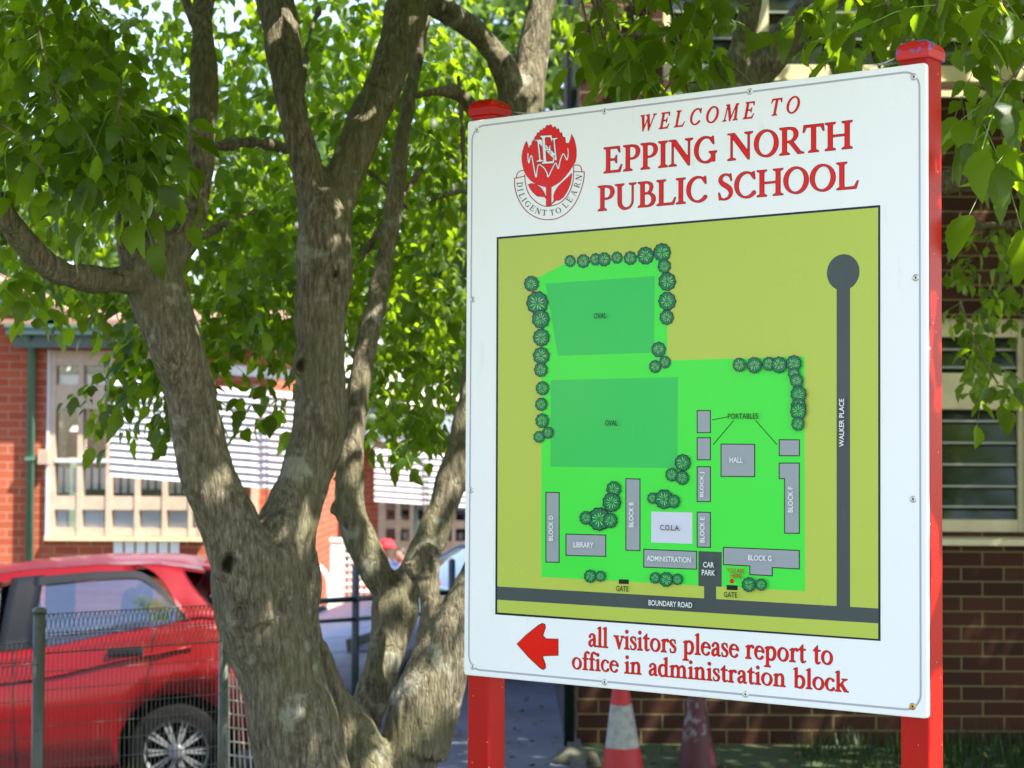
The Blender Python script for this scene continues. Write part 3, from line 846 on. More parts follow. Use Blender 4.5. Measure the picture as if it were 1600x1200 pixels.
GL = {
 ' ': (.34, []),
 'E': (.82, STEM + [ETOP, EBOT, pol((.2, .54), (.47, .53), (.52, .65), (.55, .65), (.55, .36), (.52, .36), (.47, .475), (.2, .48))]),
 'F': (.72, STEM + [ETOP]),
 'P': (.72, STEM + [PBOWL]),
 'I': (.40, STEM),
 'N': (1.02, [rect(.15, .205, 0, 1), ser(.178, 0, .30, 1, T), rect(.80, .855, 0, 1), ser(.83, 1, .30, -1, T), pol((.03, 1), (.29, 1), (.855, .20), (.855, -.02), (.80, -.02), (.16, .90), (.12, .965), (.03, .97))]),
 'G': (.95, [arc(.47, .5, .375, .475, 50, 318, .05, .15), rect(.68, .825, .04, .42), ser(.75, .42, .30, -1), pol((.73, .99), (.765, .99), (.79, .70), (.755, .70), (.64, .86))]),
 'C': (.86, [arc(.47, .5, .375, .475, 52, 318, .05, .15), pol((.73, .99), (.765, .99), (.79, .70), (.755, .70), (.64, .86))]),
 'O': (.96, [arc(.47, .5, .375, .475, 0, 360, .05, .155)]),
 'R': (.84, STEM + [PBOWL, pol((.34, .46), (.47, .50), (.78, .07), (.90, .025), (.90, 0), (.68, 0))]),
 'T': (.82, [rect(.335, .485, 0, .98), ser(.41, 0, .36), pol((.06, 1), (.76, 1), (.79, .75), (.755, .75), (.67, .925), (.15, .925), (.065, .75), (.03, .75))]),
 'H': (.98, STEM + [rect(.715, .865, 0, 1), ser(.79, 0, .36), ser(.79, 1, .36, -1), rect(.2, .75, .48, .535)]),
 'U': (.94, [rect(.115, .265, .3, 1), ser(.19, 1, .36, -1), K((.19, .34, .15), (.22, .16, .14), (.33, .03, .10), (.48, .0, .065), (.62, .06, .06), (.71, .2, .055), (.725, .4, .055)), rect(.70, .755, .3, 1), ser(.727, 1, .28, -1, T)]),
 'B': (.76, STEM + [K((.22, .97, .05), (.40, .96, .06), (.52, .88, .11), (.55, .76, .13), (.51, .62, .10), (.38, .535, .05), (.25, .53, .045)), K((.25, .53, .045), (.45, .525, .06), (.60, .42, .12), (.64, .27, .15), (.58, .11, .12), (.42, .03, .06), (.2, .028, .05))]),
 'L': (.78, STEM + [EBOT]),
 'S': (.66, [K((.54, .78, .04), (.48, .92, .05), (.33, .975, .055), (.18, .90, .10), (.14, .76, .13), (.22, .63, .15), (.36, .53, .16), (.49, .41, .15), (.54, .25, .12), (.47, .09, .09), (.32, .02, .055), (.17, .05, .05), (.10, .22, .04)), pol((.505, .99), (.54, .99), (.57, .72), (.53, .72)), pol((.065, .28), (.105, .28), (.15, .01), (.095, .01))]),
 'W': (1.24, [pol((.07, 1), (.23, 1), (.43, .22), (.39, -.02), (.34, -.02)), pol((.34, -.02), (.39, -.02), (.64, .86), (.60, .93)), pol((.49, 1), (.65, 1), (.86, .22), (.83, -.02), (.78, -.02)), pol((.78, -.02), (.83, -.02), (1.12, 1), (1.06, 1)), ser(.14, 1, .32, -1), ser(.56, 1, .28, -1), ser(1.09, 1, .26, -1, T)]),
 'M': (1.14, [pol((.11, 0), (.165, 0), (.235, 1), (.18, 1)), pol((.18, 1), (.33, 1), (.60, .20), (.56, -.02), (.51, -.02)), pol((.51, -.02), (.56, -.02), (.86, .95), (.82, 1)), pol((.80, 1), (.93, 1), (1.02, 0), (.87, 0)), ser(.14, 0, .28, 1, T), ser(.945, 0, .34), ser(.2, 1, .24, -1, T), ser(.9, 1, .22, -1)]),
 'D': (.90, STEM + [K((.2, .97, .05), (.45, .95, .07), (.66, .80, .13), (.73, .5, .16), (.66, .2, .13), (.45, .05, .07), (.2, .03, .05))]),
 'A': (.88, [pol((.06, 0), (.115, 0), (.44, .95), (.40, 1.02)), pol((.37, 1.02), (.44, 1.02), (.83, 0), (.66, 0), (.36, .88)), rect(.22, .62, .33, .385), ser(.09, 0, .26, 1, T), ser(.74, 0, .34)]),
 'a': (.56, [K((.13, .49, .11), (.15, .57, .08), (.27, .63, .065), (.38, .56, .11), (.40, .42, .13)), rect(.335, .465, .1, .45), K((.40, .13, .13), (.44, .035, .08), (.53, .045, .04)), K((.38, .39, .05), (.22, .32, .08), (.12, .21, .12), (.13, .08, .11), (.22, .03, .07), (.37, .12, .05))]),
 'l': (.33, lst(.165, 0, 1.0) + [flag(.165, 1.0), ser(.165, 0, .31, 1, s2)]),
 'v': (.60, [pol((.06, .64), (.22, .64), (.37, .14), (.33, -.02), (.28, -.02)), pol((.28, -.02), (.33, -.02), (.54, .64), (.48, .64)), ser(.14, .64, .29, -1, s2), ser(.51, .64, .21, -1, T)]),
 'i': (.33, lst(.165, 0, .62) + [flag(.165, .62), ser(.165, 0, .31, 1, s2), K((.16, .87, .165), (.161, .87, .165))]),
 's': (.43, [K((.34, .50, .035), (.29, .60, .04), (.2, .63, .045), (.1, .57, .09), (.1, .46, .11), (.2, .36, .12), (.31, .27, .12), (.35, .16, .10), (.3, .05, .07), (.2, .015, .05), (.1, .04, .045), (.06, .15, .035)), pol((.32, .64), (.345, .64), (.37, .45), (.335, .45)), pol((.045, .19), (.08, .19), (.11, .01), (.07, .01))]),
 't': (.41, [rect(.12, .25, .12, .66), pol((.02, .60), (.23, .84), (.25, .84), (.25, .58)), rect(.03, .38, .58, .635), K((.185, .15, .13), (.215, .045, .105), (.31, .03, .055), (.38, .08, .03))]),
 'o': (.63, [arc(.31, .315, .225, .295, 0, 360, .045, .13)]),
 'r': (.47, lst(.165, 0, .62) + [flag(.165, .62), ser(.165, 0, .31, 1, s2), K((.22, .45, .05), (.27, .57, .06), (.35, .615, .08), (.41, .56, .12))]),
 'p': (.67, lst(.165, -.32, .62) + [flag(.165, .62), ser(.165, -.32, .33, 1, s2), PB]),
 'e': (.55, [arc(.29, .315, .205, .295, 12, 318, .045, .13), rect(.12, .50, .365, .41), K((.49, .39, .05), (.48, .46, .08))]),
 'f': (.39, lst(.185, 0, .78) + [ser(.185, 0, .31, 1, s2), K((.185, .72, .13), (.20, .88, .11), (.29, .985, .065), (.39, .93, .11)), rect(.03, .36, .58, .635)]),
 'c': (.51, [arc(.29, .315, .205, .295, 48, 318, .045, .13), K((.42, .52, .12), (.421, .52, .12))]),
 'n': (.70, lst(.165, 0, .62) + [flag(.165, .62), ser(.165, 0, .30, 1, s2), K((.2, .46, .045), (.31, .595, .065), (.43, .60, .11), (.50, .48, .13), (.505, .3, .13)), rect(.44, .57, 0, .42), ser(.505, 0, .29, 1, s2)]),
 'm': (1.04, lst(.165, 0, .62) + [flag(.165, .62), ser(.165, 0, .30, 1, s2), K((.2, .46, .045), (.31, .595, .065), (.43, .60, .11), (.50, .48, .13), (.505, .3, .13)), rect(.44, .57, 0, .42), ser(.505, 0, .29, 1, s2), K((.54, .46, .045), (.65, .595, .065), (.77, .60, .11), (.84, .48, .13), (.845, .3, .13)), rect(.78, .91, 0, .42), ser(.845, 0, .29, 1, s2)]),
 'd': (.65, lst(.47, .0, 1.0) + [flag(.47, 1.0), pol((.47, 0), (.62, 0), (.62, .03), (.53, .07), (.44, .07)), K((.42, .52, .05), (.31, .61, .07), (.17, .56, .11), (.095, .42, .13), (.095, .22, .13), (.17, .06, .11), (.3, .02, .06), (.42, .12, .05))]),
 'b': (.66, lst(.165, .02, 1.0) + [flag(.165, 1.0), PB]),
 'k': (.66, lst(.165, 0, 1.0) + [flag(.165, 1.0), ser(.165, 0, .31, 1, s2), pol((.22, .30), (.28, .27), (.53, .61), (.46, .62)), ser(.49, .64, .28, -1, T), pol((.27, .33), (.37, .42), (.60, .07), (.69, .03), (.69, 0), (.47, 0))]),
}
_gc = {}
def glyph(ch, res=.022):
    if ch in _gc: return _gc[ch]
    adv, prims = GL[ch]
    xs = np.arange(-.12, adv + .16, res); ys = np.arange(-.42, 1.12, res)
    X, Y = np.meshgrid(xs, ys); Fd = np.full(X.shape, 1.0)
    for k, p in prims:
        Fd = np.minimum(Fd, sd_poly(X, Y, p) if k == 'P' else sd_stroke(X, Y, p, 5 if len(p) < 20 else 1))
    _gc[ch] = (adv, march(Fd, xs, ys) if prims else [], march(Fd - .020, xs, ys) if prims else [])
    return _gc[ch]


def text_line(pr, s, a, b, cap, l0, l1, italic=0.0, track=0.0):
    """serif line whose baseline runs from sign point a to b, cap = cap height in metres"""
    n = len(s); advs = [glyph(c)[0] for c in s]
    tot = sum(advs) + track * (n - 1) - .10
    sx = (b[0] - a[0]) / tot; sl = (b[1] - a[1]) / (b[0] - a[0]); x = -.06
    for c, ad in zip(s, advs):
        _, core, edge = glyph(c)
        for polys, lift, mat in ((edge, l0, PI_['p_dark']), (core, l1, PI_['p_red'])):
            for pl in polys:
                pr.poly([(a[0] + (x + q[0]) * sx + italic * q[1] * cap, a[1] + sl * (x + q[0]) * sx + q[1] * cap) for q in pl], lift, mat)
        x += ad + track


def between(p, q): return math.hypot(uv(*p)[0] - uv(*q)[0], uv(*p)[1] - uv(*q)[1])


pr = Print()
L0, L1 = .0005, .0008
text_line(pr, "WELCOME TO", uv(998.5, 205.5), uv(1247, 176), between((1240, 150), (1240, 176)), L0, L1, italic=.22, track=.36)
text_line(pr, "EPPING NORTH", uv(945.5, 270.5), uv(1330.5, 231.5), between((1300, 191), (1300, 234)), L0, L1)
text_line(pr, "PUBLIC SCHOOL", uv(936.5, 329.5), uv(1340, 294), between((1300, 255), (1300, 297)), L0, L1)
text_line(pr, "all visitors please report to", uv(920, 1010), uv(1301, 1039), between((1100, 991), (1100, 1023.5)), L0, L1)
text_line(pr, "office in administration block", uv(895, 1045), uv(1324, 1081.5), between((1100, 1033), (1100, 1063)), L0, L1)
pr.build("lettering", PMATS, sign)

# ---- arrow
ar = Print()
A = [(808.2, 1006), (822, 993), (842, 977), (848, 974.2), (851.5, 976), (852, 981), (848, 993), (853.5, 998.5), (872, 998.5), (872, 1024), (852, 1024), (847.5, 1026), (851.5, 1037), (852.5, 1043), (849.5, 1046), (845, 1044), (826, 1026)]
c_ = (842, 1009)
def tri_fan(pr, pts, c, lift, mat):
    for i in range(len(pts)): pr.px([pts[i], pts[(i + 1) % len(pts)], c], lift, mat)
big = []
for i, p in enumerate(A):
    q0, q1 = A[i - 1], A[(i + 1) % len(A)]
    t = Vector((q1[0] - q0[0], q1[1] - q0[1])).normalized(); big.append((p[0] + t.y * 1.0, p[1] - t.x * 1.0))
ar.px(big, L0, PI_['p_dark']); ar.px(A, L1, PI_['p_red'])
ar.build("arrow", PMATS, sign)

# ---- crest (drawn in a 900 x 1150 frame)
cr = Print()
def cz(x, y): return (780 + x / 6.667, 180 + y / 6.667)
def crest_field(prims, thr, mat, lift, res=8):
    xs = np.arange(140, 910, res); ys = np.arange(80, 1110, res); X, Y = np.meshgrid(xs, ys); Fd = np.full(X.shape, 1e3)
    for k, p in prims: Fd = np.minimum(Fd, sd_poly(X, Y, p) if k == 'P' else sd_stroke(X, Y, p, 6))
    for pl in march(Fd - thr, xs, ys): cr.px([cz(*q) for q in pl], lift, mat)
flower = ('P', [(285, 270), (262, 320), (246, 375), (238, 430), (240, 485), (250, 540), (266, 590), (290, 632), (330, 680), (380, 712), (430, 732), (492, 748), (492, 945), (542, 940), (542, 748), (590, 722), (640, 688), (690, 636), (732, 580), (768, 528), (795, 480), (804, 425), (804, 370), (797, 310), (782, 255), (755, 200), (750, 235), (740, 260), (728, 292), (722, 302), (708, 290), (698, 300), (692, 322), (690, 250), (680, 228), (668, 228), (660, 238), (655, 190), (646, 178), (632, 200), (624, 150), (612, 138), (602, 165), (588, 122), (572, 122), (560, 142), (546, 104), (532, 100), (520, 112), (500, 104), (488, 118), (484, 142), (462, 136), (454, 158), (430, 154), (420, 186), (398, 182), (390, 215), (372, 228), (366, 260), (345, 272), (338, 312), (320, 318), (320, 368), (306, 340), (296, 305)])
ll = ('P', [(303, 722), (340, 712), (385, 720), (440, 762), (470, 810), (492, 870), (470, 850), (440, 848), (395, 843), (345, 795), (318, 755)])
rl = ('P', [(757, 606), (752, 665), (738, 725), (708, 795), (668, 855), (630, 884), (590, 888), (545, 930), (572, 885), (568, 835), (587, 785), (622, 735), (668, 692), (714, 650)])
crest_field([flower], 3.5, PI_['p_dark'], .0005); crest_field([flower], 0, PI_['p_red'], .0008)
crest_field([ll, rl], 3.5, PI_['p_dark'], .0005); crest_field([ll, rl], 0, PI_['p_red'], .0008)
outer = [(160, 662, 9), (166, 760, 9), (195, 860, 9), (245, 950, 9), (310, 1020, 9), (400, 1070, 9), (490, 1089, 9), (600, 1076, 9), (700, 1022, 9), (790, 922, 9), (850, 790, 9), (880, 680, 9), (888, 595, 9)]
inner = [(268, 618, 9), (276, 720, 9), (310, 820, 9), (370, 890, 9), (430, 932, 9), (490, 950, 9), (560, 942, 9), (640, 910, 9), (710, 840, 9), (756, 745, 9), (776, 640, 9), (776, 535, 9)]
rib = [('K', outer), ('K', inner), ('K', [(160, 660, 9), (215, 646, 9), (268, 634, 9)]), ('K', [(778, 590, 9), (835, 588, 9), (888, 592, 9)]), ('K', [(180, 648, 9), (192, 605, 9), (222, 582, 9), (262, 574, 9)]), ('K', [(780, 522, 9), (825, 520, 9), (852, 540, 9), (862, 584, 9)])]
crest_field(rib, 0, PI_['p_maroon'], .0006, 5)
flame = [(303, 400, 10), (303, 450, 10), (313, 498, 11), (326, 440, 10), (342, 425, 10), (360, 520, 11), (386, 645, 13), (400, 560, 10), (418, 515, 10), (470, 550, 11), (500, 600, 11), (513, 642, 12), (550, 570, 10), (592, 498, 10), (618, 558, 11), (640, 470, 10), (672, 402, 10), (708, 466, 11), (722, 400, 9), (718, 345, 8)]
fs_ = [('K', flame)]
crest_field(fs_, 3.0, PI_['p_dark'], .0010, 6); crest_field(fs_, 0, PI_['p_white'], .0012, 6)


def crest_glyph(ch, x0, y0, w, h, rot=0.0, mat='p_white', l=(.0014, .0016), edge=True):
    ad, core, ed = glyph(ch); c, s = math.cos(rot), math.sin(rot)
    for polys, lift, m_ in ([(ed, l[0], 'p_dark')] if edge else []) + [(core, l[1], mat)]:
        for pl in polys:
            q = []
            for gx_, gy_ in pl:
                lx, ly = gx_ / ad * w, -gy_ * h
                q.append(cz(x0 + lx * c - ly * s, y0 + lx * s + ly * c))
            cr.px(q, lift, PI_[m_])


crest_glyph('N', 385, 488, 262, 228, rot=-.10)
crest_glyph('E', 448, 508, 150, 292, rot=-.06, l=(.0018, .0020))
motto = [('D', 217, 725), ('I', 222, 780), ('L', 240, 838), ('I', 262, 882), ('G', 300, 925), ('E', 350, 968), ('N', 408, 1000), ('T', 472, 1016), ('T', 553, 1014), ('O', 618, 992), ('L', 690, 935), ('E', 735, 878), ('A', 778, 808), ('R', 812, 728), ('N', 832, 650)]
for i, (ch, x, y) in enumerate(motto):
    a = motto[max(0, i - 1)]; b = motto[min(len(motto) - 1, i + 1)]
    rot = math.atan2(b[2] - a[2], b[1] - a[1]); h = 60; w = glyph(ch)[0] * 62
    cx, cy = x - (-math.sin(rot)) * (-h / 2), y + math.cos(rot) * (h / 2)
    crest_glyph(ch, cx - math.cos(rot) * w / 2, cy - math.sin(rot) * w / 2, w, h, rot, 'p_dark', (.0006, .0007), edge=False)
cr.build("crest", PMATS, sign)

# ---- campus map
mp = Print(); LAY = [.0005]
def lay():
    LAY[0] += 2.2e-5
    return LAY[0]
fr_ = [(776.3, 370.5), (1375.6, 320.3), (1376.0, 1001.5), (774.0, 960)]
mp.px(fr_, lay(), PI_['p_navy'])
inn = [(779.3, 373.6), (1372.2, 324.2), (1372.4, 998.3), (777.2, 956.8)]
mp.px(inn, lay(), PI_['p_olive'])
mp.px([(840, 434), (884.7, 410.5), (960, 404), (1043, 396), (1043, 563.2), (1257, 557), (1258.3, 923.8), (846, 901.5), (846, 560)], lay(), PI_['p_green'])
mp.px([(852.7, 443.2), (1023.4, 431.5), (1022, 551), (872, 555.8)], lay(), PI_['p_oval'])
mp.px([(860.7, 594), (1059.4, 589.4), (1058.8, 731.3), (860.3, 729)], lay(), PI_['p_oval'])
mp.px([(777.3, 916.2), (1372.3, 950.6), (1372.3, 974), (777.2, 937)], lay(), PI_['p_road'])
q0 = uv(1307.4, 600); q1 = uv(1328.5, 600); ce = uv(1317.6, 425.5)
mp.px([(1307.4, 440), (1328.5, 440), (1328.5, 951.5), (1307.4, 950.5)], lay(), PI_['p_road'])
rr = between((1317.6, 425.5), (1317.6, 397.2))
mp.poly([(ce[0] + rr * math.cos(2 * math.pi * k / 48), ce[1] + rr * math.sin(2 * math.pi * k / 48)) for k in range(48)], lay(), PI_['p_road'])
mp.px([(1091.5, 861), (1128, 862.5), (1128, 916.8), (1119.2, 916.5), (1119.2, 938), (1100.4, 937), (1100.4, 916), (1091.5, 915.6)], lay(), PI_['p_road'])


def block(pts, ow=1.5):
    n = len(pts); cx = sum(p[0] for p in pts) / n; cy = sum(p[1] for p in pts) / n; out = []
    for i in range(n):
        a, p, b = Vector(pts[i - 1]), Vector(pts[i]), Vector(pts[(i + 1) % n])
        d0, d1 = (p - a).normalized(), (b - p).normalized(); n0, n1 = Vector((d0.y, -d0.x)), Vector((d1.y, -d1.x))
        m_ = (n0 + n1); out.append(p + m_ * (ow / max(.4, m_.dot(n0)) ))
    mp.px([tuple(o) for o in out], lay(), PI_['p_black']); mp.px(pts, lay(), PI_['p_bldg'])


def blk(x0, y0, x1, y1, dy=0.0): block([(x0, y0), (x1, y0 + dy), (x1, y1 + dy), (x0, y1)])
blk(854, 770, 873.2, 877.5, .4); blk(885.4, 835.2, 946, 867, 1.6); blk(979, 748.7, 999.5, 859, .6)
mp.px([(1018, 799.3), (1082, 801), (1082, 849.5), (1018, 847.5)], lay(), PI_['p_pale'])
blk(1007, 859, 1088, 885.4, 3.2); blk(1090.5, 642.2, 1109.6, 675.2); blk(1090.5, 684.6, 1109.6, 717.6)
blk(1090.5, 730, 1109.6, 783); blk(1090.5, 801, 1109.6, 854, .4); blk(1127.8, 694.6, 1178.8, 743.6, .4); blk(1218.8, 687.8, 1248.8, 711.2, .2)
z6 = lambda x, y: (1050 + x / 3.077, 620 + y / 3.077)
block([z6(519, 321), z6(611, 321), z6(611, 654), z6(545, 653), z6(545, 391), z6(519, 391)])
block([z6(251, 726), z6(611, 741), z6(611, 825), z6(481, 818), z6(481, 858), z6(378, 852), z6(378, 811), z6(251, 804)])
mp.px([(967.3, 905), (982.8, 905.6), (982.8, 912.6), (967.3, 912)], lay(), PI_['p_black'])
mp.px([(1135.8, 914), (1153, 914.8), (1153, 922.2), (1135.8, 921.4)], lay(), PI_['p_black'])
ce = uv(1144, 908); rr = between((1144, 908), (1144, 911.9))
mp.poly([(ce[0] + rr * math.cos(2 * math.pi * k / 20), ce[1] + rr * math.sin(2 * math.pi * k / 20)) for k in range(20)], lay(), PI_['p_red'])
for a, b in (((195, 111), (272, 96)), ((199, 230), (297, 115)), ((404, 115), (506, 230))):
    a, b = Vector(z6(*a)), Vector(z6(*b)); t = (b - a).normalized(); nn = Vector((t.y, -t.x)) * .55
    mp.px([tuple(a + nn), tuple(b + nn), tuple(b - nn), tuple(a - nn)], lay(), PI_['p_black'])

trees = []
for x, y, d_ in [(455, 330, 68), (532, 330, 78), (605, 320, 70), (655, 320, 80), (730, 310, 68), (808, 312, 78), (898, 298, 100), (995, 280, 105), (1008, 360, 80), (1025, 450, 105), (1025, 565, 105), (1022, 660, 85), (975, 848, 86), (1012, 922, 70), (955, 948, 72), (230, 463, 88), (265, 575, 130), (285, 670, 105), (288, 778, 98), (288, 885, 98), (286, 967, 80), (295, 1075, 78), (290, 1165, 66)]:
    trees.append((770 + x / 3.75, 320 + y / 3.75, d_ / 3.75))
for x, y, d_ in [(243, 38, 60), (248, 118, 68), (276, 177, 56), (233, 198, 56), (942, 325, 80), (888, 384, 64), (940, 400, 66), (602, 455, 74), (592, 520, 92), (530, 603, 110), (465, 597, 64), (585, 610, 72), (795, 500, 54), (850, 505, 92), (898, 516, 64), (487, 885, 62), (538, 885, 52), (807, 893, 54), (862, 901, 70), (918, 900, 54)]:
    trees.append((770 + x / 3.158, 620 + y / 3.158, d_ / 3.158))
for x, y, d_ in [(402, 938, 78), (490, 940, 90), (575, 932, 78), (635, 938, 92), (722, 930, 92), (722, 990, 70), (738, 1030, 78), (750, 1110, 95), (750, 1180, 92)]:
    trees.append((1050 + x / 3.749, 320 + y / 3.749, d_ / 3.749))
for x, y, d_ in [(615, 70, 80), (613, 130, 64), (377, 902, 68), (436, 902, 56)]:
    trees.append((1050 + x / 3.077, 620 + y / 3.077, d_ / 3.077))
rt = random.Random(3)
for (x, y, d_) in trees:
    r = d_ / 2; ph = rt.random() * 6; nb = rt.choice((9, 10, 11))
    def lob(s, off=0.0):
        return [(x + s * r * (1 + .05 * math.sin(nb * a + ph) + .03 * math.sin(23 * a)) * math.cos(a) * .93, y + s * r * (1 + .05 * math.sin(nb * a + ph) + .03 * math.sin(23 * a)) * math.sin(a)) for a in [2 * math.pi * k / 46 for k in range(46)]]
    l_ = lay(); tri_fan(mp, lob(1.04), (x, y), l_, PI_['p_black'])
    l_ = lay(); tri_fan(mp, lob(.93), (x, y), l_, PI_['p_tree'])
    l_ = lay(); l2 = lay(); l3 = lay()
    for k in range(11):
        a = ph + 2 * math.pi * k / 11 + rt.uniform(-.12, .12); R0, R1 = .12 * r, r * rt.uniform(.52, .74); w = .15
        for (sc_, li, m_) in ((1.0, l_, 'p_black'), (.62, l2, 'p_sand' if (k + int(ph)) % 4 == 0 and y < 600 else 'p_twig')):
            q = []
            for rad, aw in ((R0 * .9, 0), (R0 + (R1 - R0) * .5, w * sc_), (R1 * (.97 if sc_ == 1 else .93), w * .9 * sc_), (R1, 0), (R1 * (.97 if sc_ == 1 else .93), -w * .9 * sc_), (R0 + (R1 - R0) * .5, -w * sc_)):
                q.append((x + rad * math.cos(a + aw), y + rad * math.sin(a + aw)))
            mp.px(q, li, PI_[m_])
    for k in range(5):
        a = ph + 1.1 + 2 * math.pi * k / 5
        mp.px([(x + r * .45 * math.cos(a), y + r * .45 * math.sin(a)), (x + r * .95 * math.cos(a + .05), y + r * .95 * math.sin(a + .05)), (x + r * .95 * math.cos(a - .03), y + r * .95 * math.sin(a - .03))], l3, PI_['p_black'])
mp.build("campus_map", PMATS, sign)

# ---- map captions in the built-in sans letters
tx = Print()
def caption(s, cx, cy, wpx, mat, rot=0, hpx=8.6):
    cu = bpy.data.curves.new("caption", 'FONT'); cu.body = s; cu.size = 1.0; cu.resolution_u = 3; cu.offset = 0.012
    ob = bpy.data.objects.new("caption", cu); COL.objects.link(ob)
    dg = bpy.context.evaluated_depsgraph_get(); me = bpy.data.meshes.new_from_object(ob.evaluated_get(dg))
    V = np.array([v.co for v in me.vertices]); Fs = [list(p.vertices) for p in me.polygons]
    bpy.data.objects.remove(ob); bpy.data.curves.remove(cu); bpy.data.meshes.remove(me)
    lo, hi = V.min(0), V.max(0); c = (lo + hi) / 2
    a = uv(cx, cy)
    if rot == 0:
        h1, h2 = uv(cx - wpx / 2, cy), uv(cx + wpx / 2, cy); su = (h2[0] - h1[0]) / (hi[0] - lo[0])
    else:
        h1, h2 = uv(cx, cy + wpx / 2), uv(cx, cy - wpx / 2); su = (h2[1] - h1[1]) / (hi[0] - lo[0])
    sv = between((cx, cy - hpx / 2), (cx, cy + hpx / 2)) / (hi[1] - lo[1])
    if rot: sv *= 1.0
    pts = []
    for x, y, _ in V:
        lx, ly = (x - c[0]) * su, (y - c[1]) * sv
        u, v_ = (a[0] + lx, a[1] + ly) if rot == 0 else (a[0] - ly, a[1] + lx)
        pts.append(sw(u, v_, LAY[0] + 6e-5))
    tx.add(pts, Fs, PI_[mat])


for args in [("OVAL", 940.3, 493.5, 19.5, 'p_black'), ("OVAL", 958, 661, 19.5, 'p_black'), ("PORTABLES", 1163.5, 650.3, 47, 'p_black'), ("HALL", 1153, 718.7, 20.5, 'p_white'), ("CAR", 1110, 882.3, 17, 'p_white'), ("PARK", 1109.7, 894.6, 20.5, 'p_white'), ("YOU ARE", 1152, 891.5, 27, 'p_maroon', 0, 7.4), ("HERE", 1153, 899.8, 17, 'p_maroon', 0, 7.4), ("GATE", 975.3, 919.6, 19.5, 'p_black'), ("GATE", 1144.2, 929, 21, 'p_black'), ("LIBRARY", 914.5, 851.3, 31, 'p_white'), ("ADMINISTRATION", 1047.7, 873.5, 69, 'p_white'), ("C.O.L.A.", 1049.5, 824.5, 30.5, 'p_black'), ("BLOCK G", 1190, 871.8, 36.5, 'p_white'), ("BOUNDARY ROAD", 1050, 943.3, 68, 'p_white'),
             ("BLOCK D", 863.6, 825, 39, 'p_white', 1), ("BLOCK B", 989.2, 804, 39, 'p_white', 1), ("BLOCK J", 1100, 757, 38.6, 'p_white', 1), ("BLOCK E", 1100, 827.7, 39.6, 'p_white', 1), ("BLOCK F", 1237.8, 780.5, 40, 'p_white', 1), ("WALKER PLACE", 1317.6, 660.6, 75, 'p_white', 1)]:
    caption(*args)
tx.build("map_lettering", PMATS, sign)

# ================================================================== CARS
CL = 3.95
def interp(tab, x):
    if x <= tab[0][0]: return tab[0][1]
    for (a, va), (b, vb) in zip(tab[:-1], tab[1:]):
        if x <= b:
            t = (x - a) / (b - a); t = t * t * (3 - 2 * t) * .35 + t * .65
            return va + (vb - va) * t
    return tab[-1][1]


T_BELT = [(0.0, .62), (.25, .70), (.8, .84), (1.15, .90), (1.9, .93), (2.5, .965), (3.1, 1.06), (3.45, 1.10), (3.7, 1.06), (3.9, .92), (3.95, .86)]
T_HALF = [(0.0, .52), (.15, .68), (.45, .80), (.9, .845), (2.0, .855), (3.2, .85), (3.6, .80), (3.85, .70), (3.95, .60)]
T_BOT = [(0.0, .26), (.3, .20), (.8, .19), (3.3, .20), (3.7, .26), (3.95, .36)]
T_ROOF = [(.95, .93), (1.3, 1.13), (1.7, 1.33), (2.0, 1.395), (2.4, 1.44), (2.8, 1.455), (3.2, 1.442), (3.5, 1.39)]
T_RW = [(.95, .76), (1.7, .60), (2.2, .585), (3.0, .575), (3.5, .54)]


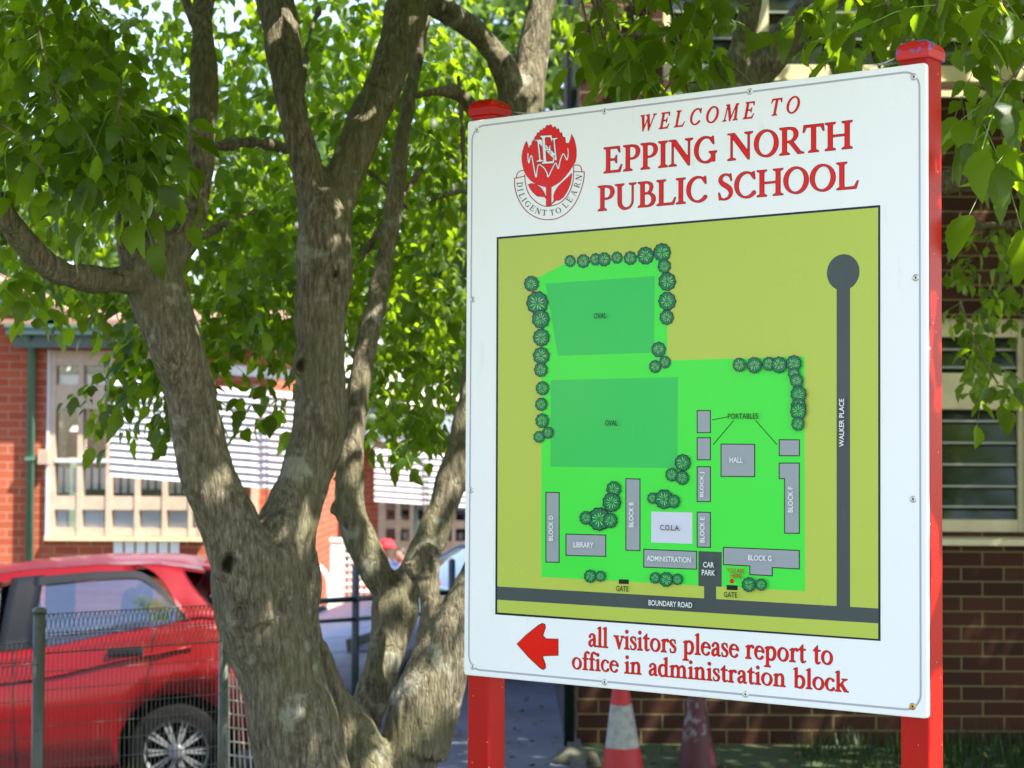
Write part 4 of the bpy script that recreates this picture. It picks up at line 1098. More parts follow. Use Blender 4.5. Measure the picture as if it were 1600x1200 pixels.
def make_car(name, label, paint, loc, rotz, pitch):
    root = thing(name, label, "car", loc, rotz)
    root.matrix_world = Matrix.Translation(loc) @ Matrix.Rotation(rotz, 4, 'Z') @ Matrix.Rotation(pitch, 4, 'Y')
    # lower body, front at x = 0, rear at x = CL, left side at -y
    st = [0, .03, .1, .2, .35, .5, .65, .8, .95, 1.15, 1.4, 1.7, 2.0, 2.3, 2.6, 2.9, 3.1, 3.29, 3.45, 3.6, 3.72, 3.82, 3.9, 3.95]
    def sect(x):
        h, b, w = interp(T_BELT, x), interp(T_BOT, x), interp(T_HALF, x)
        m = b + (h - b) * .45
        q = [(0, b), (w * .8, b), (w * .95, b + .05), (w * .985, b + (m - b) * .6), (w, m), (w * 1.0, m + (h - m) * .42), (w * .985, m + (h - m) * .5), (w * .965, h - .07), (w * .93, h - .015)]
        top = h + (.035 if x < 1.1 else -.02)
        q += [(w * .84, h + (.012 if x < 1.1 else -.01)), (w * .5, top), (0, top + (.008 if x < 1.1 else 0))]
        return q
    mb = MB(); rings = []
    for x in st:
        q = sect(x); ring = [(x, y, z) for y, z in q] + [(x, -y, z) for y, z in q[-2:0:-1]]
        rings.append(ring)
    n = len(rings[0]); vs = [p for r in rings for p in r]; fs = []
    for i in range(len(st) - 1):
        for k in range(n): fs.append((i * n + k, i * n + (k + 1) % n, i * n + n + (k + 1) % n, i * n + n + k))
    fs.append(list(range(n))[::-1]); fs.append([(len(st) - 1) * n + k for k in range(n)])
    mb.add(vs, fs, 0, True)
    body = mb.build("body", [paint, M['tyre']], root, world=False)
    bm = bmesh.new(); bm.from_mesh(body.data); bmesh.ops.recalc_face_normals(bm, faces=bm.faces); bm.to_mesh(body.data); bm.free()
    cut = MB()
    for wx in (.80, 3.29):
        for s in (-1, 1):
            cut.lathe([(.355, s * .62 if s > 0 else -1.2), (.355, 1.2 if s > 0 else -.62)], (wx, 0, .30), 40, 0, False, axis='Y')
    co = cut.build("arch_cutter", M['tyre'], None)
    cbm = bmesh.new(); cbm.from_mesh(co.data); bmesh.ops.recalc_face_normals(cbm, faces=cbm.faces); cbm.to_mesh(co.data); cbm.free()
    co.matrix_world = root.matrix_world
    md = body.modifiers.new("arch", 'BOOLEAN'); md.object = co; md.operation = 'DIFFERENCE'; md.solver = 'EXACT'
    bpy.context.view_layer.update()
    dg = bpy.context.evaluated_depsgraph_get()
    nm = bpy.data.meshes.new_from_object(body.evaluated_get(dg))
    body.modifiers.clear(); body.data = nm
    bpy.data.objects.remove(co)
    # greenhouse surface
    def gs(x, t, s=-1, off=0.0):
        h, w = interp(T_BELT, x) - .01, interp(T_HALF, x) * .925
        z1, w1 = interp(T_ROOF, x) - .03, interp(T_RW, x)
        bow = .035 * math.sin(math.pi * t)
        return Vector((x, s * (w + (w1 - w) * t + bow + off), h + (z1 - h) * t))
    def zt_of(x, z):
        h = interp(T_BELT, x) - .01; z1 = interp(T_ROOF, x) - .03
        return (z - h) / max(.02, z1 - h)
    def patch(name, top, bot, x0, x1, mat, s, off=0.0, nx=14, thick=.012, fnt=None):
        mb = MB(); ny = 6; nn = nx + 1
        for o_ in (off, off - thick):
            for j in range(ny + 1):
                for i in range(nn):
                    x = x0 + (x1 - x0) * i / nx
                    if fnt: x = x0 + (x1 - x0) * i / nx + fnt(j / ny)
                    a, b = bot(x), top(x); mb.v.append(tuple(gs(x, a + (b - a) * j / ny, s, o_)))
        N = nn * (ny + 1)
        for j in range(ny):
            for i in range(nx):
                q = [j * nn + i, j * nn + i + 1, (j + 1) * nn + i + 1, (j + 1) * nn + i]
                mb.f.append(q if s < 0 else q[::-1]); mb.m.append(0); mb.s.append(True)
                q2 = [N + v_ for v_ in q]; mb.f.append(q2[::-1] if s < 0 else q2); mb.m.append(0); mb.s.append(True)
        edge = [j * nn for j in range(ny + 1)] ; edge2 = [j * nn + nx for j in range(ny + 1)]
        for e in (edge, edge2, list(range(nn)), [ny * nn + i for i in range(nn)]):
            for a, b in zip(e[:-1], e[1:]): mb.f.append([a, b, N + b, N + a]); mb.m.append(0); mb.s.append(False)
        return mb.build(name, mat, root, world=False)
    one = lambda x: 1.0
    zero = lambda x: 0.0
    wtop = lambda x: 0.90 if x < 3.05 else max(.04, .90 - 1.75 * ((x - 3.05) / .5) ** 1.6)
    for s in (-1, 1):
        patch("front_glass", lambda x: min(.90, max(.02, (x - 1.05) * 1.9)), zero, 1.07, 2.24, M['car_glass'], s, .0, 18)
        patch("pillar", lambda x: .93, zero, 2.24, 2.44, M['black_trim'], s, .004, 4, fnt=lambda t: .06 * t)
        patch("rear_glass", wtop, zero, 2.44, 3.30, M['car_glass'], s, .0, 20, fnt=None)
        patch("roof_rail", one, lambda x: .90 if x < 3.05 else wtop(x) , 1.20, 3.05, paint, s, .003, 22)
        patch("rear_pillar", one, lambda x: min(.99, wtop(x) + .0), 3.05, 3.33, paint, s, .003, 14, fnt=lambda t: .26 * (1 - t) ** 1.2)
        patch("window_trim", lambda x: wtop(x) + .015, lambda x: max(0, wtop(x) - .10), 2.44, 3.36, M['black_trim'], s, .006, 26)
        patch("windscreen_pillar", lambda x: min(1.0, max(.04, (x - 1.0) * 2.2)), lambda x: min(.93, max(0.0, (x - 1.08) * 1.95)), 1.0, 1.6, paint, s, .004, 10)
    # roof skin + spoiler
    def roof_strip(name, xs, mat, drop=0.0, tz=None, wide=1.0):
        mb = MB(); m = 10
        for lay_ in (0, 1):
            for x in xs:
                z, w = interp(T_ROOF, x), interp(T_RW, x) * wide
                if tz: z = tz(x)
                for k in range(m + 1):
                    u = -1 + 2 * k / m
                    mb.v.append((x, u * w, z - .03 * abs(u) ** 3 - .02 * lay_ + drop))
        nn = m + 1; N = nn * len(xs)
        for i in range(len(xs) - 1):
            for k in range(m):
                q = [i * nn + k, (i + 1) * nn + k, (i + 1) * nn + k + 1, i * nn + k + 1]
                mb.f.append(q); mb.m.append(0); mb.s.append(True); mb.f.append([N + v_ for v_ in q][::-1]); mb.m.append(0); mb.s.append(True)
        per = [k for k in range(nn)] + [i * nn + m for i in range(1, len(xs))] + [(len(xs) - 1) * nn + k for k in range(m - 1, -1, -1)] + [i * nn for i in range(len(xs) - 2, 0, -1)]
        for a, b in zip(per, per[1:] + per[:1]): mb.f.append([a, N + a, N + b, b]); mb.m.append(0); mb.s.append(False)
        return mb.build(name, mat, root, world=False)
    roof_strip("roof", [1.68, 1.8, 2.0, 2.2, 2.4, 2.6, 2.8, 3.0, 3.2, 3.33, 3.46], paint, .004, None, 1.01)
    roof_strip("spoiler", [3.45, 3.52, 3.58, 3.63], paint, .0, lambda x: 1.425 - (x - 3.45) * .16, .97)
    roof_strip("windscreen", [.96, 1.1, 1.25, 1.4, 1.55, 1.69], M['car_glass'], -.008, None, .97)
    mb = MB()
    prof = [(3.47, 1.40, .53), (3.58, 1.30, .60), (3.68, 1.19, .655), (3.755, 1.08, .69)]
    m = 10
    for lay_ in (0, 1):
        for x, z, w in prof:
            for k in range(m + 1):
                u = -1 + 2 * k / m; mb.v.append((x - .20 * abs(u) ** 2.4 - .012 * lay_, u * w, z))
    N = (m + 1) * 4
    for i in range(3):
        for k in range(m):
            q = [i * (m + 1) + k, i * (m + 1) + k + 1, (i + 1) * (m + 1) + k + 1, (i + 1) * (m + 1) + k][::-1]
            mb.f.append(q); mb.m.append(0); mb.s.append(True); mb.f.append([N + v_ for v_ in q][::-1]); mb.m.append(0); mb.s.append(True)
    mb.build("rear_window", M['car_glass'], root, world=False)
    mb = MB(); mb.prism([(3.70, -.68, 1.08), (3.90, -.60, .90), (3.955, -.55, .80), (3.6, -.74, .88)], (0, 1.3, 0)); mb.build("tailgate", paint, root, world=False, bevel=.02)
    for s in (-1, 1):
        mb = MB(); w = .80
        mb.prism([(3.62, s * .78, 1.07), (3.78, s * .735, 1.04), (3.87, s * .67, .88), (3.60, s * .80, .90)], (0, s * .022, 0)); mb.build("tail_light", M['tail_red'], root, world=False, bevel=.006)
        mb = MB(); mb.prism([(.10, s * .62, .66), (.52, s * .825, .80), (.56, s * .832, .76), (.30, s * .765, .60), (.10, s * .64, .56)], (0, s * .012, 0)); mb.build("headlight", M['lamp_glass'], root, world=False, bevel=.004)
        mb = MB(); mb.ball((1.22, s * .95, 1.02), .11, 0, 12, 8, (.75, 1.0, .72)); mb.tube([(1.24, s * .83, .98), (1.22, s * .93, 1.0)], .025, 6); mb.build("mirror", paint, root, world=False)
        for hx in (1.78, 2.90):
            mb = MB(); h0 = interp(T_HALF, hx); zc = interp(T_BELT, hx) - .115
            mb.box((hx, s * (h0 * .985 - .004), zc - .022), (hx + .21, s * (h0 * .985 + .02), zc + .022)); mb.build("door_handle", M['black_trim'] if True else paint, root, world=False, bevel=.008)
        mb = MB()
        for sx_ in (1.18, 2.34, 3.12):
            pts = [(sx_ + (.10 if sx_ > 3 else 0) * max(0, (k - 4)) / 6, s * (sect(sx_)[max(2, min(8, k))][0] * 1.0 + .0015), sect(sx_)[max(2, min(8, k))][1]) for k in range(2, 9)]
            mb.tube(pts, .004, 4)
        mb.build("door_gap", M['black_trim'], root, world=False)
        mb = MB(); mb.tube([(x, s * (interp(T_HALF, x) * .99 + .001), interp(T_BELT, x) - .17 - .02 * (3.3 - x)) for x in [1.1 + .1 * k for k in range(24)]], .009, 6); mb.build("crease", paint, root, world=False)
    # seats
    for hx, nme in ((1.95, "seat"), (2.85, "rear_seat")):
        for sy in (-.36, .36):
            mb = MB(); mb.obox((hx + .04, sy, .80), (.05, 0, .02), (0, .21, 0), (.06, 0, .30)); mb.obox((hx + .13, sy, 1.17), (.045, 0, 0), (0, .12, 0), (.01, 0, .09))
            mb.build(nme, M['seat_cloth'], root, world=False, bevel=.03)
    # wheels
    for wx in (.80, 3.29):
        for s in (-1, 1):
            wr = bpy.data.objects.new("wheel", None); COL.objects.link(wr); wr.parent = root; wr.location = (wx, s * .735, .30)
            tm = MB(); tm.lathe([(.200, -.09), (.270, -.095), (.288, -.07), (.288, .07), (.270, .095), (.200, .09)], (0, 0, 0), 40, 0, True, 'Y', caps=False); tm.build("tyre", M['tyre'], wr, world=False)
            rm_ = MB(); rm_.lathe([(.02, s * .01), (.198, s * .005), (.204, s * .09), (.194, s * .094), (.188, s * .03)], (0, 0, 0), 40, 1, True, 'Y')
            for k in range(20):
                a = 2 * math.pi * (k // 2) / 10 + (.085 if k % 2 else -.085); c, sn = math.cos(a), math.sin(a)
                rm_.obox((.118 * c, s * .066, .118 * sn), (.074 * c, 0, .074 * sn), (0, .012, 0), (-.0075 * sn, 0, .0075 * c), 0)
            rm_.lathe([(.176, s * .06), (.192, s * .082), (.200, s * .09)], (0, 0, 0), 40, 0, True, 'Y', caps=False)
            rm_.lathe([(.045, s * .05), (.05, s * .092), (.03, s * .10)], (0, 0, 0), 20, 0, True, 'Y')
            rm_.build("rim", [M['alloy'], M['tyre']], wr, world=False)
    mb = MB(); mb.box((.02, -.5, .36), (-.012, .5, .52)); mb.build("grille", M['black_trim'], root, world=False, bevel=.02)
    mb = MB(); mb.box((.3, -.7, .17), (3.6, .7, .24)); mb.build("underbody", M['tyre'], root, world=False)
    return root


def paint_mat(name, col):
    m = NT(name); v = m.coord(); nz = m.noise(v, 500, 2)
    m.link(m.ramp(nz, [(0.3, tuple(c * .85 for c in col)), (0.7, col)]), m.p.inputs['Base Color'])
    m.p.inputs['Roughness'].default_value = 0.35; m.p.inputs['Metallic'].default_value = 0.15
    m.p.inputs['Specular IOR Level'].default_value = 0.25; m.p.inputs['Coat Weight'].default_value = 0.32; m.p.inputs['Coat Roughness'].default_value = 0.03
    return m.mat


M['car_red'] = paint_mat("car_red_paint", (0.17, 0.0012, 0.003))
M['car_silver'] = paint_mat("car_silver_paint", (0.55, 0.57, 0.66))
M['car_glass'] = glass_mat("car_window_glass", (0.80, 0.84, 0.88), 0.02, 3.6)
M['black_trim'] = plain("black_trim", (0.008, 0.009, 0.011), 0.5, spec=0.25)
M['tyre'] = plain("tyre_rubber", (0.005, 0.005, 0.0055), 0.9, spec=0.15)
M['alloy'] = plain("alloy_grey", (0.17, 0.172, 0.175), 0.4, metal=0.2)
M['seat_cloth'] = plain("seat_cloth", (0.05, 0.055, 0.07), 0.9)
M['tail_red'] = plain("tail_light_red", (0.42, 0.01, 0.012), 0.12, coat=1.0)
M['lamp_glass'] = plain("headlight_grey", (0.07, 0.075, 0.085), 0.08, coat=1.0)

wa = P(278, 1172, 11.7)      # rear wheel centre
rz, pit = R(4.0), R(-2.2)
base = Matrix.Rotation(rz, 4, 'Z') @ Matrix.Rotation(pit, 4, 'Y')
o_ = Vector(wa) - base @ Vector((3.29, -.735, .30))
make_car("red_hatchback", "bright red hatchback parked behind the wire fence, beside the brick school building", M['car_red'], o_, rz, pit)
nose = P(482, 1030, 14.35)
rz2 = R(28)
base = Matrix.Rotation(rz2, 4, 'Z')
o2 = Vector((nose.x, nose.y, zg(nose.x, nose.y) - .02))
make_car("silver_hatchback", "silver grey hatchback glimpsed between the tree stems behind the second fence", M['car_silver'], o2 + Vector((-.10, .45, .07)), rz2, 0)

# ================================================================== FENCES
def mesh_panel(A, B, h, pitch, rows, rad, roll=True):
    """A, B bottom corners; one welded wire panel with a rolled top"""
    mb = MB(); A = Vector(A); B = Vector(B); d = B - A; L = Vector((d.x, d.y, 0)).length
    n = int(L / pitch); nrm = Vector((d.y, -d.x, 0)).normalized()
    prof = [(0, 0), (0, h - .16), (.055, h - .085), (0, h), (-.055, h - .085), (0, h - .155)] if roll else [(0, 0), (0, h)]
    def wire(pts, r):
        for a, b in zip(pts[:-1], pts[1:]):
            t = (b - a).normalized(); u = t.cross(nrm)
            if u.length < .1: u = t.cross(Vector((0, 0, 1)))
            u = u.normalized() * r; w = t.cross(u).normalized() * r
            vs = [a + u, a - u * .5 + w * .87, a - u * .5 - w * .87, b + u, b - u * .5 + w * .87, b - u * .5 - w * .87]
            mb.add(vs, [(0, 1, 4, 3), (1, 2, 5, 4), (2, 0, 3, 5)], 0, True)
    for i in range(n + 1):
        p = A + d * (i / n); wob = .0015 * math.sin(i * 2.3)
        wire([p + nrm * (o + wob) + Vector((0, 0, z)) for o, z in prof], rad)
    hs = [rows * k for k in range(1, int((h - .16) / rows) + 1)]
    for z in hs: wire([A + nrm * rad * 2 + Vector((0, 0, z)), B + nrm * rad * 2 + Vector((0, 0, z))], rad * 1.15)
    if roll:
        for o, z in ((0, h - .16), (.055, h - .085), (0, h), (-.055, h - .085)):
            wire([A + nrm * o + Vector((0, 0, z)), B + nrm * o + Vector((0, 0, z))], rad * 1.3)
    return mb


nf = thing("wire_fence", "dark green roll top wire mesh fence in front of the red car", "fence", (P(62, 1000, 8.0).x, 8.0, -.3))
fa, fb = P(62, 960, 8.0), P(352, 944, 8.45)
fz = P(-420, 1030, 7.4)
HF = 1.22
mesh_panel(Vector((fa.x, fa.y, fa.z - HF)), Vector((fb.x, fb.y, fb.z - HF)), HF, .0198, .0755, .0019).build("mesh_panel", M['fence_green'], nf)
f2 = P(60, 1003, 8.0)
mesh_panel(Vector((fz.x, fz.y, f2.z - .03 - HF)), Vector((f2.x, f2.y, f2.z - HF)), HF, .0198, .0755, .0019).build("mesh_panel", M['fence_green'], nf)
for px, Y, pt in ((62, 7.97, 950), (352, 8.45, 940)):
    p = P(px, pt, Y); mb = MB(); r_ = .026
    mb.tube([(p.x, p.y, p.z - 1.5), (p.x, p.y, p.z - .006)], r_, 14); mb.lathe([(r_ + .004, 0), (r_ + .004, .016), (r_ * .6, .026)], (p.x, p.y, p.z - .022), 14)
    for dz in (.07, .28, .5, .75): mb.lathe([(.006, 0), (.006, .006)], (p.x, p.y - r_ - .003, p.z - dz), 8, 0, False, 'Y')
    mb.build("post", M['fence_green'], nf)
# loose end panel curling away behind the trunk
ep = MB(); c0 = P(356, 1060, 8.40)
for i in range(6):
    px = 358 + i * 9.2
    pts = [P(px + (0 if i < 4 else (i - 3) * 1.5) - 14 * (1 - (k / 8.0)) * .25 * i, 1052 + 6 * i * (i > 2) + k * 22, 8.40 + .05 * i) for k in range(9)]
    ep.tube(pts, .0035, 5)
for k in range(7):
    ep.tube([P(357 + i * 9.2 + (0 if i < 4 else (i - 3) * 1.5) - 14 * .25 * i * (1 - (k * 21 + 20) / 176), 1072 + k * 21.5 + i * 1.0, 8.395 + .05 * i) for i in range(6)], .0042, 5)
ep.build("loose_mesh_end", M['wire_pale'], nf)["label"] = "bare sunlit wire end"

ff = thing("wire_fence", "grey mesh fence with top rail between the tree stems and the silver car", "fence", (-.9, 13.4, -.3))
fp = [(300, 12.6), (446, 13.0), (556, 13.4), (706, 14.1), (795, 14.6), (860, 15.2)]
posts = []
for px, Y in fp:
    zt_ = 0.96; x = P(px, 900, Y).x; zb_ = zg(x, Y); posts.append(Vector((x, Y, zb_)))
    mb = MB(); mb.tube([(x, Y, zb_ - .1), (x, Y, zt_)], .026, 12); mb.ball((x, Y, zt_), .027, 0, 10, 6); mb.build("post", M['fence_teal'], ff)
for a, b in zip(posts[:-1], posts[1:]):
    top = .74
    mesh_panel(Vector((a.x, a.y, max(a.z, b.z))), Vector((b.x, b.y, max(a.z, b.z))), top - .02 - max(a.z, b.z), .0135, .10, .0013, False).build("mesh_panel", M['fence_teal'], ff)
    mb = MB(); mb.tube([(a.x, a.y - .02, top), (b.x, b.y - .02, top)], .020, 8); mb.tube([(a.x, a.y - .02, top - .14), (b.x, b.y - .02, top - .14)], .014, 8); mb.build("rail", M['fence_teal'], ff)

# white gate and curved rail behind
YG = 24.0
wg = thing("gate", "white gate post with lattice mesh standing in front of the far brick wall", "gate", (P(527, 900, YG).x, YG, zg(-2.2, YG)))
gpx = P(527, 846, YG)
mb = MB(); mb.box((gpx.x - .075, YG - .07, -.7), (gpx.x + .075, YG + .07, gpx.z)); mb.box((gpx.x - .09, YG - .085, gpx.z), (gpx.x + .09, YG + .085, gpx.z + .04)); mb.build("gate_post", M['white_metal'], wg)
mb = MB(); a = P(538, 856, YG); b = P(600, 925, YG)
for k in range(8):
    x = a.x + (b.x - a.x) * k / 7; mb.tube([(x, YG, -.5), (x, YG, a.z - (.0 if k == 0 else .06 * k))], .014, 6)
for k in range(9):
    z = a.z - .09 * k; mb.tube([(a.x, YG - .02, z), (a.x + min(b.x - a.x, .12 + .09 * k), YG - .02, z)], .014, 6)
mb.build("lattice", M['white_metal'], wg)
mb = MB(); q = [P(470, 1000, 22), P(470, 900, 22), P(478, 885, 22), P(490, 883, 22), P(502, 890, 22), P(511, 905, 22), P(513, 930, 22), P(513, 1000, 22)]
mb.tube([Vector(v_[:3]) for v_ in spline([tuple(p) for p in q], 5)], .036, 8)
tag(mb.build("bow_rail", M['white_metal']), "bent white tubular rail beside the white gate post", "rail")

# ================================================================== CHILDREN (small, far, behind the fence)
def remeshed(name, mb, voxel, mats, parent, smooth_it=4, disp=None, world=True):
    o = mb.build(name, mats, None)
    r = o.modifiers.new("remesh", 'REMESH'); r.mode = 'VOXEL'; r.voxel_size = voxel; r.use_smooth_shade = True
    if smooth_it:
        s = o.modifiers.new("smooth", 'SMOOTH'); s.iterations = smooth_it; s.factor = .5
    bpy.context.view_layer.update()
    me = bpy.data.meshes.new_from_object(o.evaluated_get(bpy.context.evaluated_depsgraph_get()))
    bpy.data.objects.remove(o)
    n = len(me.vertices); co = np.empty(n * 3, np.float32); me.vertices.foreach_get('co', co); co = co.reshape(n, 3).astype(float)
    if disp is not None:
        no = np.empty(n * 3, np.float32); me.vertices.foreach_get('normal', no); co = disp(co, no.reshape(n, 3).astype(float))
    if parent is not None and world:
        inv = np.array(world_of(parent).inverted()); co = co @ inv[:3, :3].T + inv[:3, 3]
    me.vertices.foreach_set('co', co.astype(np.float32).ravel())
    me.polygons.foreach_set('use_smooth', np.ones(len(me.polygons), bool)); me.update()
    o = bpy.data.objects.new(name, me); COL.objects.link(o)
    if parent is not None: o.parent = parent
    return o


M['skin'] = plain("skin", (0.45, 0.25, 0.17), 0.55)
M['hair'] = plain("dark_hair", (0.03, 0.02, 0.015), 0.6)
M['cap_red'] = plain("red_cap_cloth", (0.55, 0.015, 0.03), 0.8)
M['shirt_navy'] = plain("navy_cloth", (0.035, 0.045, 0.11), 0.85)
M['shirt_purple'] = plain("purple_cloth", (0.20, 0.10, 0.52), 0.85)
M['shorts'] = plain("dark_shorts_cloth", (0.03, 0.03, 0.05), 0.9)
M['shoe'] = plain("black_shoe", (0.015, 0.015, 0.015), 0.5)


def child(label, px, Y, topy, height, shirt, capped, face_rot):
    top = P(px, topy, Y); z0 = top.z - height; s = height / 1.2
    root = thing("person", label, "person", (top.x, Y, z0), face_rot)
    def L(x, y, z): return (x * s, y * s, z * s)
    mb = MB()
    mb.ball(L(0, 0, 1.08), .098 * s, 0, 16, 12, (.86, 1.0, 1.18)); mb.tube([L(0, .01, .90), L(0, 0, 1.02)], [.05 * s, .045 * s], 10)
    mb.ball(L(0, -.098, 1.07), .016 * s); mb.ball(L(-.085, 0, 1.075), .02 * s); mb.ball(L(.085, 0, 1.075), .02 * s)
    mb.tube([L(0, 0, .55), L(0, 0, .66), L(0, 0, .80), L(0, .0, .92)], [.115 * s, .105 * s, .125 * s, .07 * s], 14)
    for q in (-1, 1):
        mb.tube([L(q * .09, 0, .90), L(q * .15, 0, .86), L(q * .19, .0, .68), L(q * .20, -.05, .52)], [.045 * s, .045 * s, .034 * s, .024 * s], 10)
        mb.tube([L(q * .20, -.05, .53), L(q * .203, -.065, .48)], [.026 * s, .030 * s], 8)
        for f_ in range(4):
            mb.tube([L(q * (.192 + .007 * f_), -.05 - .013 * f_, .49), L(q * (.195 + .006 * f_), -.055 - .013 * f_, .455 - .004 * (f_ in (1, 2))), L(q * (.185 + .006 * f_), -.06 - .013 * f_, .43)], [.009 * s, .008 * s, .007 * s], 6)
        mb.tube([L(q * .195, -.085, .50), L(q * .18, -.105, .47)], [.010 * s, .008 * s], 6)
        mb.tube([L(q * .06, 0, .58), L(q * .068, -.01, .32), L(q * .07, .01, .07)], [.075 * s, .05 * s, .035 * s], 12)
        mb.tube([L(q * .07, .03, .03), L(q * .075, -.10, .025)], [.036 * s, .032 * s], 8)
    body = remeshed("body", mb, .011, [M['skin']], None, 2)
    body.parent = root
    me = body.data; me.materials.clear()
    for m in (M['skin'], shirt, M['shorts'], M['shoe']): me.materials.append(m)
    for p in me.polygons:
        c = p.center / s; i = 0
        if c.z < .065: i = 3
        elif .30 < c.z < .60 and abs(c.x) < .155: i = 2
        elif .58 <= c.z < .93 and not (abs(c.x) > .14 and c.z < .74): i = 1
        p.material_index = i
    h = MB(); h.ball(L(0, .018, 1.10), .106 * s, 0, 16, 10, (.92, .98, 1.1)); h.build("hair", M['hair'], root, world=False)
    for q in (-1, 1):
        e = MB(); e.ball(L(q * .033, -.088, 1.09), .012 * s, 0, 8, 6); e.build("eye", M['hair'], root, world=False)
    e = MB(); e.tube([L(-.025, -.096, 1.03), L(.025, -.096, 1.03)], .005 * s, 6); e.build("mouth", M['cap_red'], root, world=False)
    if capped:
        c = MB(); c.lathe([(.16 * s, 0), (.115 * s, .035 * s), (.108 * s, .09 * s), (.06 * s, .125 * s), (.01, .13 * s)], L(0, 0, 1.11), 22); c.build("cap", M['cap_red'], root, world=False)
    return root


child("person in a round red hat and navy top behind the fence", 604, 25.0, 846, 1.05, M['shirt_navy'], True, R(20))
child("person in a purple top with bare dark hair behind the fence", 626, 25.6, 856, 1.0, M['shirt_purple'], False, R(-30))

# ================================================================== TRAFFIC CONES
def cone_mat(name, dirty):
    m = NT(name); v = m.coord()
    red = (0.42, 0.012, 0.008) if not dirty else (0.065, 0.003, 0.006)
    sep = m.node("ShaderNodeSeparateXYZ"); m.link(v, sep.inputs[0])
    if not dirty:
        n1 = m.node("ShaderNodeMath", operation='MULTIPLY_ADD'); m.link(m.noise(v, 12, 3), n1.inputs[0]); n1.inputs[1].default_value = .03; m.link(sep.outputs[2], n1.inputs[2])
        f = m.ramp(n1.outputs[0], [(0.0, (0, 0, 0)), (.332, (0, 0, 0)), (.336, (1, 1, 1)), (.556, (1, 1, 1)), (.560, (0, 0, 0))])
        c = m.mix(f, red, (0.30, 0.30, 0.27))
    else:
        z = m.ramp(sep.outputs[2], [(.36, (0, 0, 0)), (.42, (1, 1, 1)), (.58, (1, 1, 1)), (.60, (0, 0, 0))])
        w = m.ramp(m.noise(v, 16, 4, .6), [(.50, (0, 0, 0)), (.56, (1, 1, 1))])
        c = m.mix(m.mix(1.0, z, w, 'MULTIPLY'), red, (0.14, 0.14, 0.13))
    d = m.mix(m.ramp(m.noise(v, 26, 5), [(.45, (0, 0, 0)), (.75, (.5, .5, .5))]), c, (0.06, 0.03, 0.025))
    m.link(d, m.p.inputs['Base Color']); m.p.inputs['Roughness'].default_value = .6
    return m.mat


M['cone_rubber'] = plain("cone_base_black", (0.03, 0.03, 0.03), 0.8)
def cone(label, px, py, Y, mat, lean):
    b = P(px, py, Y); z0 = b.z - .62
    root = thing("traffic_cone", label, "traffic cone", (b.x - lean[0] * .6, Y, z0))
    mb = MB(); mb.lathe([(.135, .03), (.128, .08), (.033, .70), (.026, .71), (.020, .70)], (0, 0, 0), 32, 0, True, lean=lean); mb.build("cone_body", mat, root, world=False)
    mb = MB(); mb.prism([(x * .19 * c, y * .19 * c, 0) for x, y in ((-1, -1), (1, -1), (1, 1), (-1, 1)) for c in (1,)], (0, 0, .035)); mb.build("base", M['cone_rubber'], root, world=False, bevel=.01)
    return root


cone("red and white traffic cone standing by the brown brick wall", 970, 1077, 10.2, cone_mat("cone_red_white", False), (-.035, 0))
cone("dull maroon traffic cone with worn grey collar standing by the brown brick wall", 1088, 1084, 10.5, cone_mat("cone_maroon_worn", True), (-.02, 0))

# stones and grass along the wall foot
YW = 11.18
mb = MB(); a, b = P(1222, 1176, 11.12), P(1345, 1215, 11.0); mb.box((a.x, 10.98, -.1), (b.x, YW + .1, a.z + .0)); o = mb.build("stone_block", M['concrete'], None, bevel=.012)
tag(o, "mossy rectangular stone block at the foot of the brown brick wall", "block")
mb = MB(); a = P(900, 1175, 10.6)
mb.ball((a.x, 10.6, a.z - .06), .14, 0, 14, 10, (1.1, .8, .6)); mb.ball((a.x + .09, 10.65, a.z - .08), .11, 0, 12, 8, (1, .8, .6))
o = remeshed("rock", mb, .02, [M['concrete']], None, 3, lambda co, no: co + no * np.array([[.03 * noise.noise(Vector(p) * 14)] for p in co]))
M['rock'] = plain('mossy_rock', (0.07, 0.07, 0.045), 0.95, var=.5, bump=.5)
o.data.materials.clear(); o.data.materials.append(M['rock'])
tag(o, "rounded mossy rock at the wall corner below the downpipe", "rock")

nb = 2600
gx_ = RNG.uniform(1.55, 4.2, nb); gy_ = RNG.uniform(10.35, 11.25, nb); keep = RNG.random(nb) < np.clip((gx_ - 1.2) * .6, .15, 1); gx_, gy_ = gx_[keep], gy_[keep]; nb = len(gx_)
hh = RNG.uniform(.05, .17, nb); an = RNG.uniform(0, 6.28, nb); ln = RNG.uniform(.02, .09, nb); w_ = .004
V = np.zeros((nb, 4, 3)); ca, sa = np.cos(an), np.sin(an); z0 = .06
for k, (t, ww) in enumerate(((0, 1), (0, -1), (1, -.15), (1, .15))):
    V[:, k, 0] = gx_ + ca * ln * t * t - sa * w_ * ww; V[:, k, 1] = gy_ + sa * ln * t * t + ca * w_ * ww; V[:, k, 2] = z0 + hh * t
M['grass'] = leaf_mat("grass_blade", (0.012, 0.03, 0.006), (0.022, 0.05, 0.009), (0.05, 0.11, 0.01), .3)
tag(np_mesh("grass", V.reshape(-1, 3), np.arange(nb * 4).reshape(nb, 4), [M['grass']]), kind="stuff")

# ================================================================== THE MULTI-STEMMED TREE
TY = 6.2
tree = thing("leafy_tree", "large multi stemmed tree with grey brown bark and green toothed leaves beside the sign", "tree", (P(470, 1000, TY).x, TY + .25, 0.0))


def stem(mb, pts, n=14, wob=.10):
    """pts: (px, py, distance, width in px)"""
    q = spline([(a, b, c, d) for a, b, c, d in pts], 6)
    mb.tube([P(v[0], v[1], v[2]) for v in q], [v[3] / 2 * v[2] / F_PX for v in q], n, 0, True, True, wob)


tm = MB()
